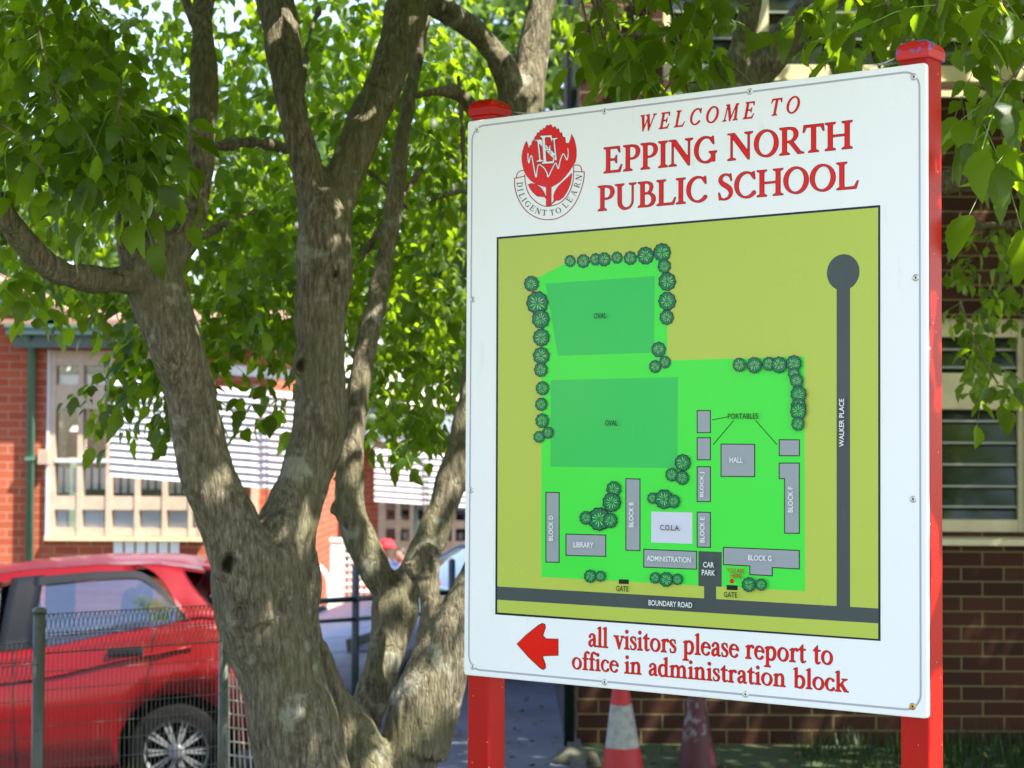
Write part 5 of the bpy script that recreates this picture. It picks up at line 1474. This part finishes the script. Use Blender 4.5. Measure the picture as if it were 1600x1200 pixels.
# front trunk
stem(tm, [(510, 1560, 6.25, 250), (494, 1330, 6.2, 180), (470, 1180, 6.2, 146), (442, 1060, 6.2, 138), (420, 985, 6.2, 150), (408, 915, 6.2, 160), (412, 850, 6.2, 128)], 18, .12)
stem(tm, [(405, 960, 6.15, 120), (384, 890, 6.12, 108), (360, 826, 6.1, 96), (329, 745, 6.08, 82), (311, 670, 6.06, 76), (297, 605, 6.04, 75), (276, 540, 6.0, 82), (255, 480, 6.0, 88), (240, 440, 6.0, 92), (226, 400, 6.0, 90), (212, 352, 5.98, 78), (206, 322, 5.98, 60)], 16)
stem(tm, [(248, 450, 6.0, 62), (215, 436, 5.95, 48), (160, 438, 5.85, 42), (100, 428, 5.7, 43), (50, 392, 5.6, 44), (5, 330, 5.5, 42), (-50, 250, 5.4, 38), (-130, 170, 5.3, 30)], 12, .08)
stem(tm, [(246, 440, 6.0, 66), (272, 400, 6.0, 50), (298, 350, 6.02, 42), (314, 270, 6.1, 38), (320, 160, 6.15, 37), (318, 60, 6.2, 35), (322, -40, 6.3, 34), (330, -160, 6.4, 30)], 12, .08)
stem(tm, [(312, 50, 6.2, 24), (296, 14, 6.2, 18), (280, -30, 6.2, 15)], 8)
# middle stem and fork
stem(tm, [(420, 930, 6.2, 120), (440, 850, 6.22, 104), (464, 785, 6.25, 82), (482, 735, 6.27, 80), (496, 680, 6.28, 80), (500, 600, 6.3, 80), (501, 500, 6.3, 76), (507, 420, 6.32, 82), (506, 350, 6.34, 82), (500, 300, 6.36, 72)], 16)
stem(tm, [(500, 350, 6.36, 70), (482, 270, 6.36, 54), (461, 190, 6.36, 48), (446, 100, 6.4, 50), (434, 20, 6.45, 60), (418, -60, 6.5, 58), (400, -200, 6.6, 48)], 14)
stem(tm, [(506, 360, 6.36, 72), (530, 290, 6.4, 60), (564, 210, 6.45, 56), (600, 130, 6.5, 60), (624, 60, 6.55, 64), (642, 0, 6.6, 70), (680, -90, 6.7, 60), (750, -220, 6.8, 48)], 14)
# rear stems
stem(tm, [(535, 1420, 6.75, 130), (545, 1200, 6.75, 76), (572, 1110, 6.8, 54), (595, 1050, 6.85, 60), (610, 990, 6.9, 70), (618, 945, 6.9, 76), (621, 922, 6.9, 58)], 14)
stem(tm, [(614, 945, 6.9, 48), (591, 900, 6.9, 50), (567, 850, 6.9, 52), (548, 795, 6.9, 50), (548, 745, 6.92, 46), (551, 690, 6.94, 41), (557, 630, 6.96, 37), (567, 570, 7.0, 37), (587, 483, 7.05, 33), (597, 420, 7.1, 30), (614, 330, 7.15, 28), (636, 180, 7.2, 25), (660, 50, 7.3, 23), (690, -60, 7.4, 20)], 12)
stem(tm, [(550, 790, 6.9, 34), (532, 791, 6.9, 30), (520, 796, 6.88, 20), (514, 796, 6.88, 8)], 8)
stem(tm, [(622, 945, 6.9, 58), (641, 900, 6.9, 48), (673, 847, 6.92, 52), (690, 800, 6.96, 54), (707, 750, 6.98, 56), (728, 690, 7.0, 56), (748, 600, 7.05, 54), (770, 460, 7.2, 54), (788, 340, 7.28, 54), (804, 250, 7.35, 54), (820, 160, 7.4, 54), (834, 70, 7.45, 50), (850, -20, 7.5, 46), (880, -140, 7.6, 40)], 14)
stem(tm, [(812, 190, 7.38, 48), (796, 128, 7.35, 46), (766, 76, 7.3, 42), (724, 34, 7.2, 40), (680, 8, 7.1, 38), (620, -30, 7.0, 34)], 12)
# right rear trunk with sawn stub
stem(tm, [(600, 1440, 6.6, 220), (630, 1220, 6.6, 112), (650, 1130, 6.6, 102), (671, 1060, 6.6, 84), (674, 1000, 6.62, 52), (672, 950, 6.64, 38), (667, 915, 6.66, 40), (662, 893, 6.66, 56), (658, 872, 6.66, 60)], 14)
stem(tm, [(478, 840, 6.27, 16), (485, 880, 6.27, 26), (488, 925, 6.28, 28), (486, 965, 6.3, 28), (497, 1010, 6.32, 30), (513, 1062, 6.38, 34), (534, 1110, 6.45, 44), (556, 1150, 6.5, 60)], 10, .25)
stem(tm, [(650, 1170, 6.6, 110), (690, 1060, 6.6, 78), (706, 990, 6.6, 68), (724, 940, 6.62, 60), (745, 895, 6.66, 56), (778, 820, 6.75, 56), (810, 680, 6.9, 58), (860, 470, 7.05, 58), (940, 320, 7.2, 56), (1040, 220, 7.3, 56), (1120, 160, 7.35, 56), (1150, 120, 7.38, 54)], 14)
stem(tm, [(1130, 150, 7.36, 50), (1152, 90, 7.35, 40), (1166, 30, 7.3, 36), (1178, -60, 7.2, 30)], 12)
stem(tm, [(1120, 160, 7.36, 56), (1180, 112, 7.4, 60), (1240, 50, 7.42, 62), (1300, -20, 7.45, 58), (1400, -120, 7.5, 48)], 12)
stem(tm, [(1000, 270, 7.25, 42), (1180, 300, 7.3, 38), (1380, 292, 7.2, 34), (1500, 282, 7.1, 33), (1580, 278, 7.0, 31), (1680, 250, 6.9, 28), (1800, 190, 6.8, 22)], 12)
# small twiggy limbs among the leaves
for l_ in ([(330, 230, 6.3, 22), (390, 222, 6.6, 20), (450, 232, 6.9, 17)], [(0, 66, 6.4, 20), (60, 56, 6.4, 18), (140, 62, 6.5, 15)], [(520, 240, 7.2, 13), (580, 270, 7.4, 11), (640, 330, 7.5, 9)], [(780, 330, 7.3, 12), (730, 300, 7.2, 12), (690, 308, 7.2, 9), (640, 330, 7.2, 7)], [(760, 200, 7.35, 26), (720, 150, 7.2, 22), (690, 142, 7.1, 17), (650, 150, 7.0, 10)], [(300, 380, 6.6, 12), (350, 350, 6.9, 10), (400, 330, 7.1, 8)], [(60, 340, 6.0, 13), (110, 320, 6.2, 10), (170, 300, 6.3, 8)], [(1500, 350, 7.2, 16), (1560, 352, 7.1, 14), (1640, 340, 7.0, 10)], [(470, 150, 6.4, 14), (480, 70, 6.8, 11), (500, 10, 7.0, 9)], [(720, 340, 7.1, 9), (724, 240, 7.0, 8), (716, 120, 6.9, 7)], [(545, 430, 7.0, 14), (600, 350, 7.3, 12), (660, 260, 7.5, 9)]):
    stem(tm, l_, 8, .05)
# burls
for px, py, Y, r in ((372, 955, 6.10, .060), (356, 884, 6.07, .052), (455, 985, 6.17, .062), (412, 990, 6.13, .055), (474, 568, 6.25, .040), (530, 426, 6.28, .033), (664, 876, 6.65, .050), (236, 440, 5.96, .055), (216, 352, 5.95, .06)):
    tm.ball(P(px, py, Y), r, 0, 12, 8, (1.0, 1.0, 1.35))
stem(tm, [(490, 1010, 6.35, 50), (516, 1090, 6.45, 60), (548, 1150, 6.5, 90), (560, 1230, 6.5, 130)], 12)

KNOTS = [(351, 886, .019, .034, .050), (474, 568, .0145, .022, .030), (531, 424, .009, .017, .018), (372, 962, .024, .022, .016), (206, 346, .05, .04, .03), (660, 874, .040, .030, .016), (598, 928, .005, .008, .010), (448, 942, .022, .020, .008)]
KW = {}


def bark_disp(co, no):
    out = co.copy()
    for i in range(len(co)):
        p = Vector(co[i])
        a = noise.noise(Vector((p.x * 5, p.y * 5, p.z * 2.2))) * .014
        b = noise.noise(Vector((p.x * 17, p.y * 17, p.z * 6))) * .0080
        c = noise.noise(Vector((p.x * 46, p.y * 46, p.z * 13))) * .0046
        out[i] += no[i] * (a + b + c)
    o = np.array((0, 0, CAM_H)); kw = np.zeros(len(co))
    for px, py, r, rr, dep in KNOTS:
        d = np.array(P(px, py, 1.0)) - o; d /= np.linalg.norm(d)
        w = out - o; t = w @ d; off = np.linalg.norm(w - t[:, None] * d, axis=1)
        near = np.where(off < .02)[0]; k = out[near[np.argmin(t[near])]]
        q = out - k; q = q - (q @ d)[:, None] * d; front = (np.linalg.norm(out - k, axis=1) < .16)
        jag = np.array([noise.noise(Vector(v_) * 45) for v_ in q]) * r * .45
        e = np.sqrt((q[:, 0] / .85) ** 2 + (q[:, 2] / 1.35) ** 2) + jag
        hole = np.exp(-(e / r) ** 4) * dep * front; rim = np.exp(-((e - r * 1.9) / (r * .7)) ** 2) * r * .40 * front
        out += d[None, :] * (hole - rim)[:, None]
        kw = np.maximum(kw, np.exp(-(e / (r * .95)) ** 4) * front * (.85 if dep > .017 else .25))
    KW['k'] = kw
    return out


trunk = remeshed("trunk", tm, .0095, [M['bark']], tree, 6, bark_disp)
trunk.data.materials.clear(); trunk.data.materials.append(M['bark'])
ka = trunk.data.attributes.new("knot", 'FLOAT', 'POINT'); ka.data.foreach_set('value', KW['k'].astype(np.float32))


# ---------------------------------------------------------------- leaves
def leaf_template(n, wid, droop, fold, teeth, lobe=0.0):
    """strip of quads either side of a midrib; axis +Y, length 1, face +Z"""
    V = []; Fq = []
    for k in range(n + 1):
        t = k / n
        w = wid * 3.25 * t ** .72 * (1 - t) ** 1.05 if 0 < t < 1 else 0.0
        if 0 < k < n: w *= 1 + teeth * (1 if k % 2 else -1)
        w *= 1 + lobe * math.exp(-((t - .46) / .07) ** 2) - .5 * lobe * math.exp(-((t - .62) / .08) ** 2)
        z = -droop * t * t; y = t - .10 * droop * t
        V += [(-w, y - .02 * teeth * (k % 2), z + fold * w), (0, y, z), (w, y - .02 * teeth * (k % 2), z + fold * w)]
    for k in range(n):
        a = 3 * k; b = a + 3
        Fq += [(a, a + 1, b + 1, b), (a + 1, a + 2, b + 2, b + 1)]
    return np.array(V), np.array(Fq)


def frames(D, U):
    D = D / np.linalg.norm(D, axis=1, keepdims=True)
    X = np.cross(D, U); X /= np.maximum(np.linalg.norm(X, axis=1, keepdims=True), 1e-6)
    Z = np.cross(X, D)
    return X, D, Z


def put_leaves(temps, pos, D, U, L):
    """instances of random templates -> vertices and quads"""
    X, Y, Z = frames(D, U); VV = []; FF = []; off = 0
    pick = RNG.integers(0, len(temps), len(pos))
    for ti, (tv, tf) in enumerate(temps):
        m = np.where(pick == ti)[0]
        if not len(m): continue
        v = (tv[None, :, 0, None] * X[m][:, None, :] + tv[None, :, 1, None] * Y[m][:, None, :] + tv[None, :, 2, None] * Z[m][:, None, :]) * L[m][:, None, None] + pos[m][:, None, :]
        f = tf[None] + (np.arange(len(m)) * len(tv))[:, None, None] + off
        VV.append(v.reshape(-1, 3)); FF.append(f.reshape(-1, 4)); off += len(m) * len(tv)
    return np.concatenate(VV), np.concatenate(FF)


FINE = [leaf_template(14, .30, d, f, .055, lb) for d, f, lb in ((.25, .25, 0), (.5, .1, .25), (.1, .35, 0), (.7, -.1, .15), (.35, .5, 0))]
MID = [leaf_template(10, .31, d, f, .06, lb) for d, f, lb in ((.25, .25, 0), (.5, .1, .35), (.15, .35, .1), (.7, -.1, 0), (.95, .3, .2), (.3, -.25, .4))]
LOW = [leaf_template(3, .31, d, f, 0) for d, f in ((.3, .2), (.6, 0))]


def sprays(centres, axes, L0, temps, n_pairs=(1, 2), stalk_r=.0014):
    """compound leaves: a stalk with pairs of leaflets and one at the tip"""
    pos, D, U, L = [], [], [], []; SV, SF = [], []; so = 0
    for c, a in zip(centres, axes):
        a = a / np.linalg.norm(a); up = np.array([0, 0, 1.0]); side = np.cross(a, up); ns = np.linalg.norm(side)
        side = side / ns if ns > .05 else np.array([1.0, 0, 0]); nrm = np.cross(side, a)
        nrm = nrm + RNG.normal(0, .35, 3); l = L0 * RNG.uniform(.62, 1.15); npair = RNG.integers(n_pairs[0], n_pairs[1] + 1)
        rl = l * (.55 + .55 * npair); pet = l * RNG.uniform(.5, .9)
        pts = []
        for t in (0, .35, .7, 1.0): pts.append(c + a * (rl + pet) * t + np.array([0, 0, -.30 * (rl + pet) * t * t]))
        def at(t): return c + a * (rl + pet) * t + np.array([0, 0, -.30 * (rl + pet) * t * t])
        for k in range(npair):
            t = (pet + rl * k / max(1, npair)) / (pet + rl)
            for s in (-1, 1):
                d = a * RNG.uniform(.35, .8) + side * s * RNG.uniform(.6, 1.0) + np.array([0, 0, -RNG.uniform(.15, .75)])
                pos.append(at(t) + side * s * .006); D.append(d); U.append(nrm + side * s * .25 + RNG.normal(0, .3, 3)); L.append(l * RNG.uniform(.72, 1.0))
        pos.append(at(1.0)); D.append(a + np.array([0, 0, -RNG.uniform(.35, 1.0)]) + RNG.normal(0, .12, 3)); U.append(nrm + RNG.normal(0, .3, 3)); L.append(l * RNG.uniform(.95, 1.2))
        for j in range(len(pts) - 1):
            p, q = pts[j], pts[j + 1]; r = stalk_r * l / .09
            e1, e2 = side * r, nrm / np.linalg.norm(nrm) * r
            base = [p + e1, p - e1 * .5 + e2, p - e1 * .5 - e2, q + e1, q - e1 * .5 + e2, q - e1 * .5 - e2]
            SV += base; SF += [(so, so + 1, so + 4, so + 3), (so + 1, so + 2, so + 5, so + 4), (so + 2, so, so + 3, so + 5)]; so += 6
    V, Fq = put_leaves(temps, np.array(pos), np.array(D), np.array(U), np.array(L))
    return V, Fq, np.array(SV), np.array(SF)


ACC = {'v': [], 'f': [], 'm': [], 'o': 0}
def acc(V, Fq, m):
    ACC['v'].append(V); ACC['f'].append(Fq + ACC['o']); ACC['m'].append(np.full(len(Fq), m)); ACC['o'] += len(V)


def rnd_axis(n, down=.25):
    a = RNG.uniform(0, 2 * math.pi, n)
    return np.stack([np.cos(a), np.sin(a), RNG.normal(-down, .35, n)], 1)


def cluster(px, py, rx, ry, y0, y1, n, L0=.085, temps=MID, rot=0, down=.3):
    """leaf sprays filling an ellipsoid of the crown; also short twigs"""
    c = []; k = 0
    while len(c) < n:
        u = RNG.uniform(-1, 1, 3)
        if (u ** 2).sum() > 1: continue
        Y = (y0 + y1) / 2 + (y1 - y0) / 2 * u[2]
        x_, y_ = u[0] * rx, u[1] * ry; cr_, sr_ = math.cos(R(rot)), math.sin(R(rot))
        c.append(np.array(P(px + x_ * cr_ - y_ * sr_, py + x_ * sr_ + y_ * cr_, Y)))
    V, Fq, SV, SF = sprays(c, rnd_axis(n, down), L0, temps)
    acc(V, Fq, 0); acc(SV, SF, 1)


def chain(pts, Y, n, L0=.09, temps=FINE):
    """a hanging twig with sprays along it: pts px path"""
    q = spline([(a, b) for a, b in pts], 5); c = []; mb = [P(v[0], v[1], Y) for v in q]
    for i in range(n):
        t = (i + .5) / n * (len(q) - 1); k = int(t); f = t - k
        p = mb[k].lerp(mb[min(k + 1, len(q) - 1)], f); c.append(np.array(p))
    V, Fq, SV, SF = sprays(c, rnd_axis(n, .5), L0, temps); acc(V, Fq, 0); acc(SV, SF, 1)
    TW.append(([tuple(p) for p in mb], .0035))


TW = []
LEFT = [  # px, py, rx, ry, nearest, farthest, sprays, leaflet length
    (90, 105, 150, 155, 4.9, 6.0, 118, .080), (185, 225, 92, 80, 5.0, 5.7, 52, .084), (20, 250, 50, 50, 5.2, 6.0, 10, .088),
    (370, 150, 430, 230, 7.0, 9.6, 760, .070), (180, 320, 260, 150, 6.9, 9.0, 300, .070), (430, 400, 180, 130, 6.9, 9.0, 260, .070),
    (640, 320, 120, 330, 7.4, 9.4, 480, .070), (240, 530, 75, 75, 6.6, 7.4, 70, .070), (245, 605, 75, 62, 6.5, 7.2, 34, .070), (160, 600, 40, 40, 6.6, 7.2, 14, .066),
    (390, 505, 75, 70, 6.7, 7.8, 60, .072), (425, 615, 26, 50, 6.6, 7.0, 7, .085), (640, 590, 90, 80, 7.3, 8.6, 110, .068), (645, 665, 80, 34, 7.2, 7.9, 30, .070), (640, 700, 50, 20, 6.9, 7.2, 5, .085),
    (15, 440, 40, 60, 5.6, 6.4, 14, .078), (0, 520, 15, 15, 5.8, 6.2, 2, .08), (160, 452, 100, 32, 6.8, 7.8, 50, .070), (820, 30, 140, 90, 8.0, 10.0, 70, .070), (590, 80, 90, 80, 7.4, 9.0, 75, .070), (690, 80, 70, 80, 7.6, 9.2, 50, .070), (60, 30, 160, 70, 6.0, 7.4, 70, .075)]
RIGHT = [
    (1040, 20, 160, 55, 4.7, 6.2, 24, .088), (950, 60, 60, 50, 5.2, 6.0, 6, .092), (1300, 40, 110, 50, 7.6, 8.8, 26, .078), (1430, -5, 210, 40, 4.6, 6.4, 34, .086),
    (1545, 80, 80, 120, 4.4, 5.4, 22, .092), (1570, 220, 50, 60, 5.4, 6.8, 8, .085), (1545, 420, 75, 90, 7.0, 8.8, 34, .076), (1510, 520, 40, 50, 7.0, 7.8, 12, .076), (1545, 600, 60, 26, 6.6, 7.0, 8, .082), (1380, 10, 120, 50, 7.4, 9.0, 24, .075), (1110, 100, 40, 40, 7.8, 8.6, 8, .075)]
for c_ in LEFT: cluster(*c_)
for c_ in RIGHT: cluster(*c_)
# sharp leaves hanging near the sign's plane
chain([(1640, 60), (1590, 110), (1555, 160), (1530, 200)], 4.05, 5, .098)
chain([(1640, 150), (1600, 190), (1575, 240)], 4.1, 3, .10)
chain([(1470, -60), (1466, -10), (1462, 20)], 4.0, 2, .10)
chain([(1560, -60), (1570, 10), (1590, 60)], 4.3, 4, .095)
chain([(1400, -70), (1392, -20), (1386, 10)], 4.5, 3, .09)
chain([(1040, -40), (1050, 20), (1062, 70), (1072, 110)], 5.0, 5, .092)
chain([(980, -40), (990, 40), (1000, 90), (1010, 130)], 5.2, 5, .092)
chain([(930, -40), (936, 30), (950, 90), (975, 130)], 5.4, 5, .09)
chain([(1130, -40), (1120, 20), (1100, 60), (1090, 100)], 5.2, 4, .09)
chain([(1500, 470), (1530, 550), (1560, 600)], 6.8, 4, .085)
chain([(190, 120), (185, 190), (200, 250), (215, 300)], 5.1, 6, .086, MID)
chain([(60, 40), (75, 120), (110, 190)], 5.0, 5, .082, MID)
chain([(-20, 180), (40, 220), (70, 270)], 5.1, 5, .082, MID)

# crown overhead and beyond the frame (it shades the sign and the wall)
def overhead(n, x0, x1, y0, y1, thick, L0, thin=lambda x, y: 1.0):
    c = []
    while len(c) < n:
        x, y = RNG.uniform(x0, x1), RNG.uniform(y0, y1)
        if RNG.random() > thin(x, y): continue
        zb_ = max(3.0, CAM_H + .245 * max(y, 0) + .16)
        c.append((x, y, zb_ + thick * RNG.random()))
    c = np.array(c); D = rnd_axis(n, .35); U = np.tile([0, 0, 1.0], (n, 1)) + RNG.normal(0, .45, (n, 3))
    V, Fq = put_leaves(LOW, c, D, U, L0 * RNG.uniform(.7, 1.2, n)); acc(V, Fq, 0)


def gaps(x, y):
    return 1.0 if noise.noise(Vector((x * .9, y * .9, 3.7))) > -.22 else .15


overhead(6600, -3.0, -0.3, 2.6, 6.0, 1.1, .14, gaps)
overhead(2200, -2.8, -0.3, 6.0, 9.0, 1.2, .13, gaps)
overhead(9500, -0.5, 5.5, 3.2, 7.0, 1.3, .16, gaps)
overhead(15500, 1.3, 9.0, 6.8, 10.8, 1.5, .17, gaps)
crown = np_mesh("crown", np.concatenate(ACC['v']), np.concatenate(ACC['f']), [M['leaf'], M['stalk']], tree, np.concatenate(ACC['m']))
for pts, r in TW:
    tw = MB(); tw.tube(pts, r, 6); tw.build('twig', M['bark'], tree)
for l_ in ([(905, -20), (915, 30), (928, 62), (934, 75)], [(918, -20), (932, 20), (940, 50), (944, 64)], [(930, -20), (946, 20), (950, 40), (943, 62)], [(1035, 148), (1050, 126), (1060, 118)], [(1068, 118), (1075, 145)], [(1118, 96), (1128, 120), (1140, 132)], [(1095, 144), (1088, 128), (1076, 130)]):
    tw = MB(); tw.tube([P(a, b, 5.0) for a, b in l_], .0035, 6); tw.build("twig", M['bark'], tree)

# ================================================================== TREES FAR BEHIND
def far_tree(label, x, Y, zc, rx, rz, n, L0, col, trunk_h):
    z0 = zg(x, Y); root = thing("background_tree", label, "tree", (x, Y, z0), group="trees behind the school buildings")
    mb = MB(); mb.tube([(x, Y, z0 - .2), (x + .1, Y, z0 + trunk_h * .6), (x - .1, Y, zc)], [.25, .18, .07], 10, wob=.15)
    for k in range(5):
        a = k * 1.3; mb.tube([(x, Y, z0 + trunk_h * (.6 + .1 * k)), (x + rx * .6 * math.cos(a), Y + rx * .6 * math.sin(a), zc + rz * .3 * math.sin(k * 2.1))], [.10, .03], 7)
    mb.build("trunk", M['bark'], root)
    rr_ = random.Random(int(x * 100)); blobs = []
    for k in range(16):
        a, b = rr_.uniform(0, 6.28), rr_.uniform(-1, 1); q = rr_.uniform(.35, .9)
        blobs.append((x + rx * q * math.cos(a) * math.sqrt(1 - b * b), Y + rx * q * math.sin(a) * math.sqrt(1 - b * b), zc + rz * q * b, rr_.uniform(.28, .45)))
    pos = []
    for k in range(n):
        bx, by, bz, br = blobs[k % 16]; u = RNG.normal(0, 1, 3); u /= np.linalg.norm(u); u *= RNG.random() ** .4
        pos.append((bx + u[0] * rx * br, by + u[1] * rx * br, bz + u[2] * rz * br))
    V, Fq = put_leaves(LOW, np.array(pos), rnd_axis(n, .3), np.tile([0, 0, 1.0], (n, 1)) + RNG.normal(0, .5, (n, 3)), L0 * RNG.uniform(.6, 1.3, n))
    np_mesh("crown", V, Fq, [col], root)


FT = [
    ("tall dark green tree above the far wing, behind the middle stem", -3.0, 40, 5.0, 4.2, 4.2, 5200, .32, M['leaf_far'], 4.5),
    ("broad green tree rising behind the terracotta roof", -9.0, 38, 5.6, 4.6, 3.6, 4800, .32, M['leaf_far'], 4.5),
    ("pale sunlit green tree between the sign's left post and the dark downpipe", 0.5, 34, 7.0, 3.2, 5.2, 6500, .28, M['leaf_far'], 4.0),
    ("distant round tree at the left of the terracotta roof", -14.5, 42, 6.0, 4.2, 3.8, 3600, .34, M['leaf_far'], 4.5),
    ("slim green tree beyond the far wing roof, in front of the sky gap", -5.6, 46, 8.0, 2.6, 4.0, 3000, .32, M['leaf_far'], 6.0)]
for a in FT: far_tree(*a)

# ================================================================== COBWEBS ON THE SIGN
M['silk'] = plain("spider_silk", (0.6, 0.6, 0.58), 0.4)
def cobweb(label, strands):
    mb = MB()
    for a, b in strands:
        a, b = Vector(a), Vector(b); m = a.lerp(b, .5) - Vector((0, 0, .004)); mb.tube([a, m, b], .00035, 3)
    tag(mb.build("cobweb", M['silk']), label, "cobweb")


uc = lambda px, py, l=0.0: sw(*uv(px, py), l)
cobweb("fine cobweb strands between the tall post cap and the sign's top edge", [(uc(1404, 80, -.03), uc(1350, 103 + k * 1.3, -.006)) for k in range(5)] + [(uc(1403, 86, -.03), uc(1380, 100, -.006)), (uc(1392, 86, -.02), uc(1388, 97, -.01)), (uc(1375, 92, -.02), uc(1372, 99, -.01)), (uc(1404, 92, -.03), uc(1362, 101, -.006))])
cobweb("wispy cobweb strands beside the short post cap on the sign's top edge", [(uc(788, 172, -.03), uc(835 + 6 * k, 176 - k, -.006)) for k in range(5)] + [(uc(790, 178, -.03), uc(818, 176, -.006)), (uc(788, 175, -.03), uc(812, 180, -.006))])

# fallen leaves on the path and along the wall
n = 420
c = np.stack([RNG.uniform(-1.2, 4.2, n), RNG.uniform(9.6, 13.5, n), np.zeros(n)], 1)
c = c[(c[:, 0] < .3) | (c[:, 1] < 11.1)]
c[:, 2] = [zg(x, y) + .012 + .006 * RNG.random() for x, y, _ in c]
a = RNG.uniform(0, 6.28, len(c)); D = np.stack([np.cos(a), np.sin(a), RNG.normal(0, .1, len(c))], 1)
V, Fq = put_leaves(MID, c, D, np.tile([0, 0, 1.0], (len(c), 1)) + RNG.normal(0, .2, (len(c), 3)), RNG.uniform(.03, .07, len(c)))
M['dry_leaf'] = leaf_mat("dry_leaf", (0.10, 0.06, 0.025), (0.20, 0.13, 0.05), (0.15, 0.09, 0.03), .15, .7)
tag(np_mesh("leaf_litter", V, Fq, [M['dry_leaf']]), kind="stuff")
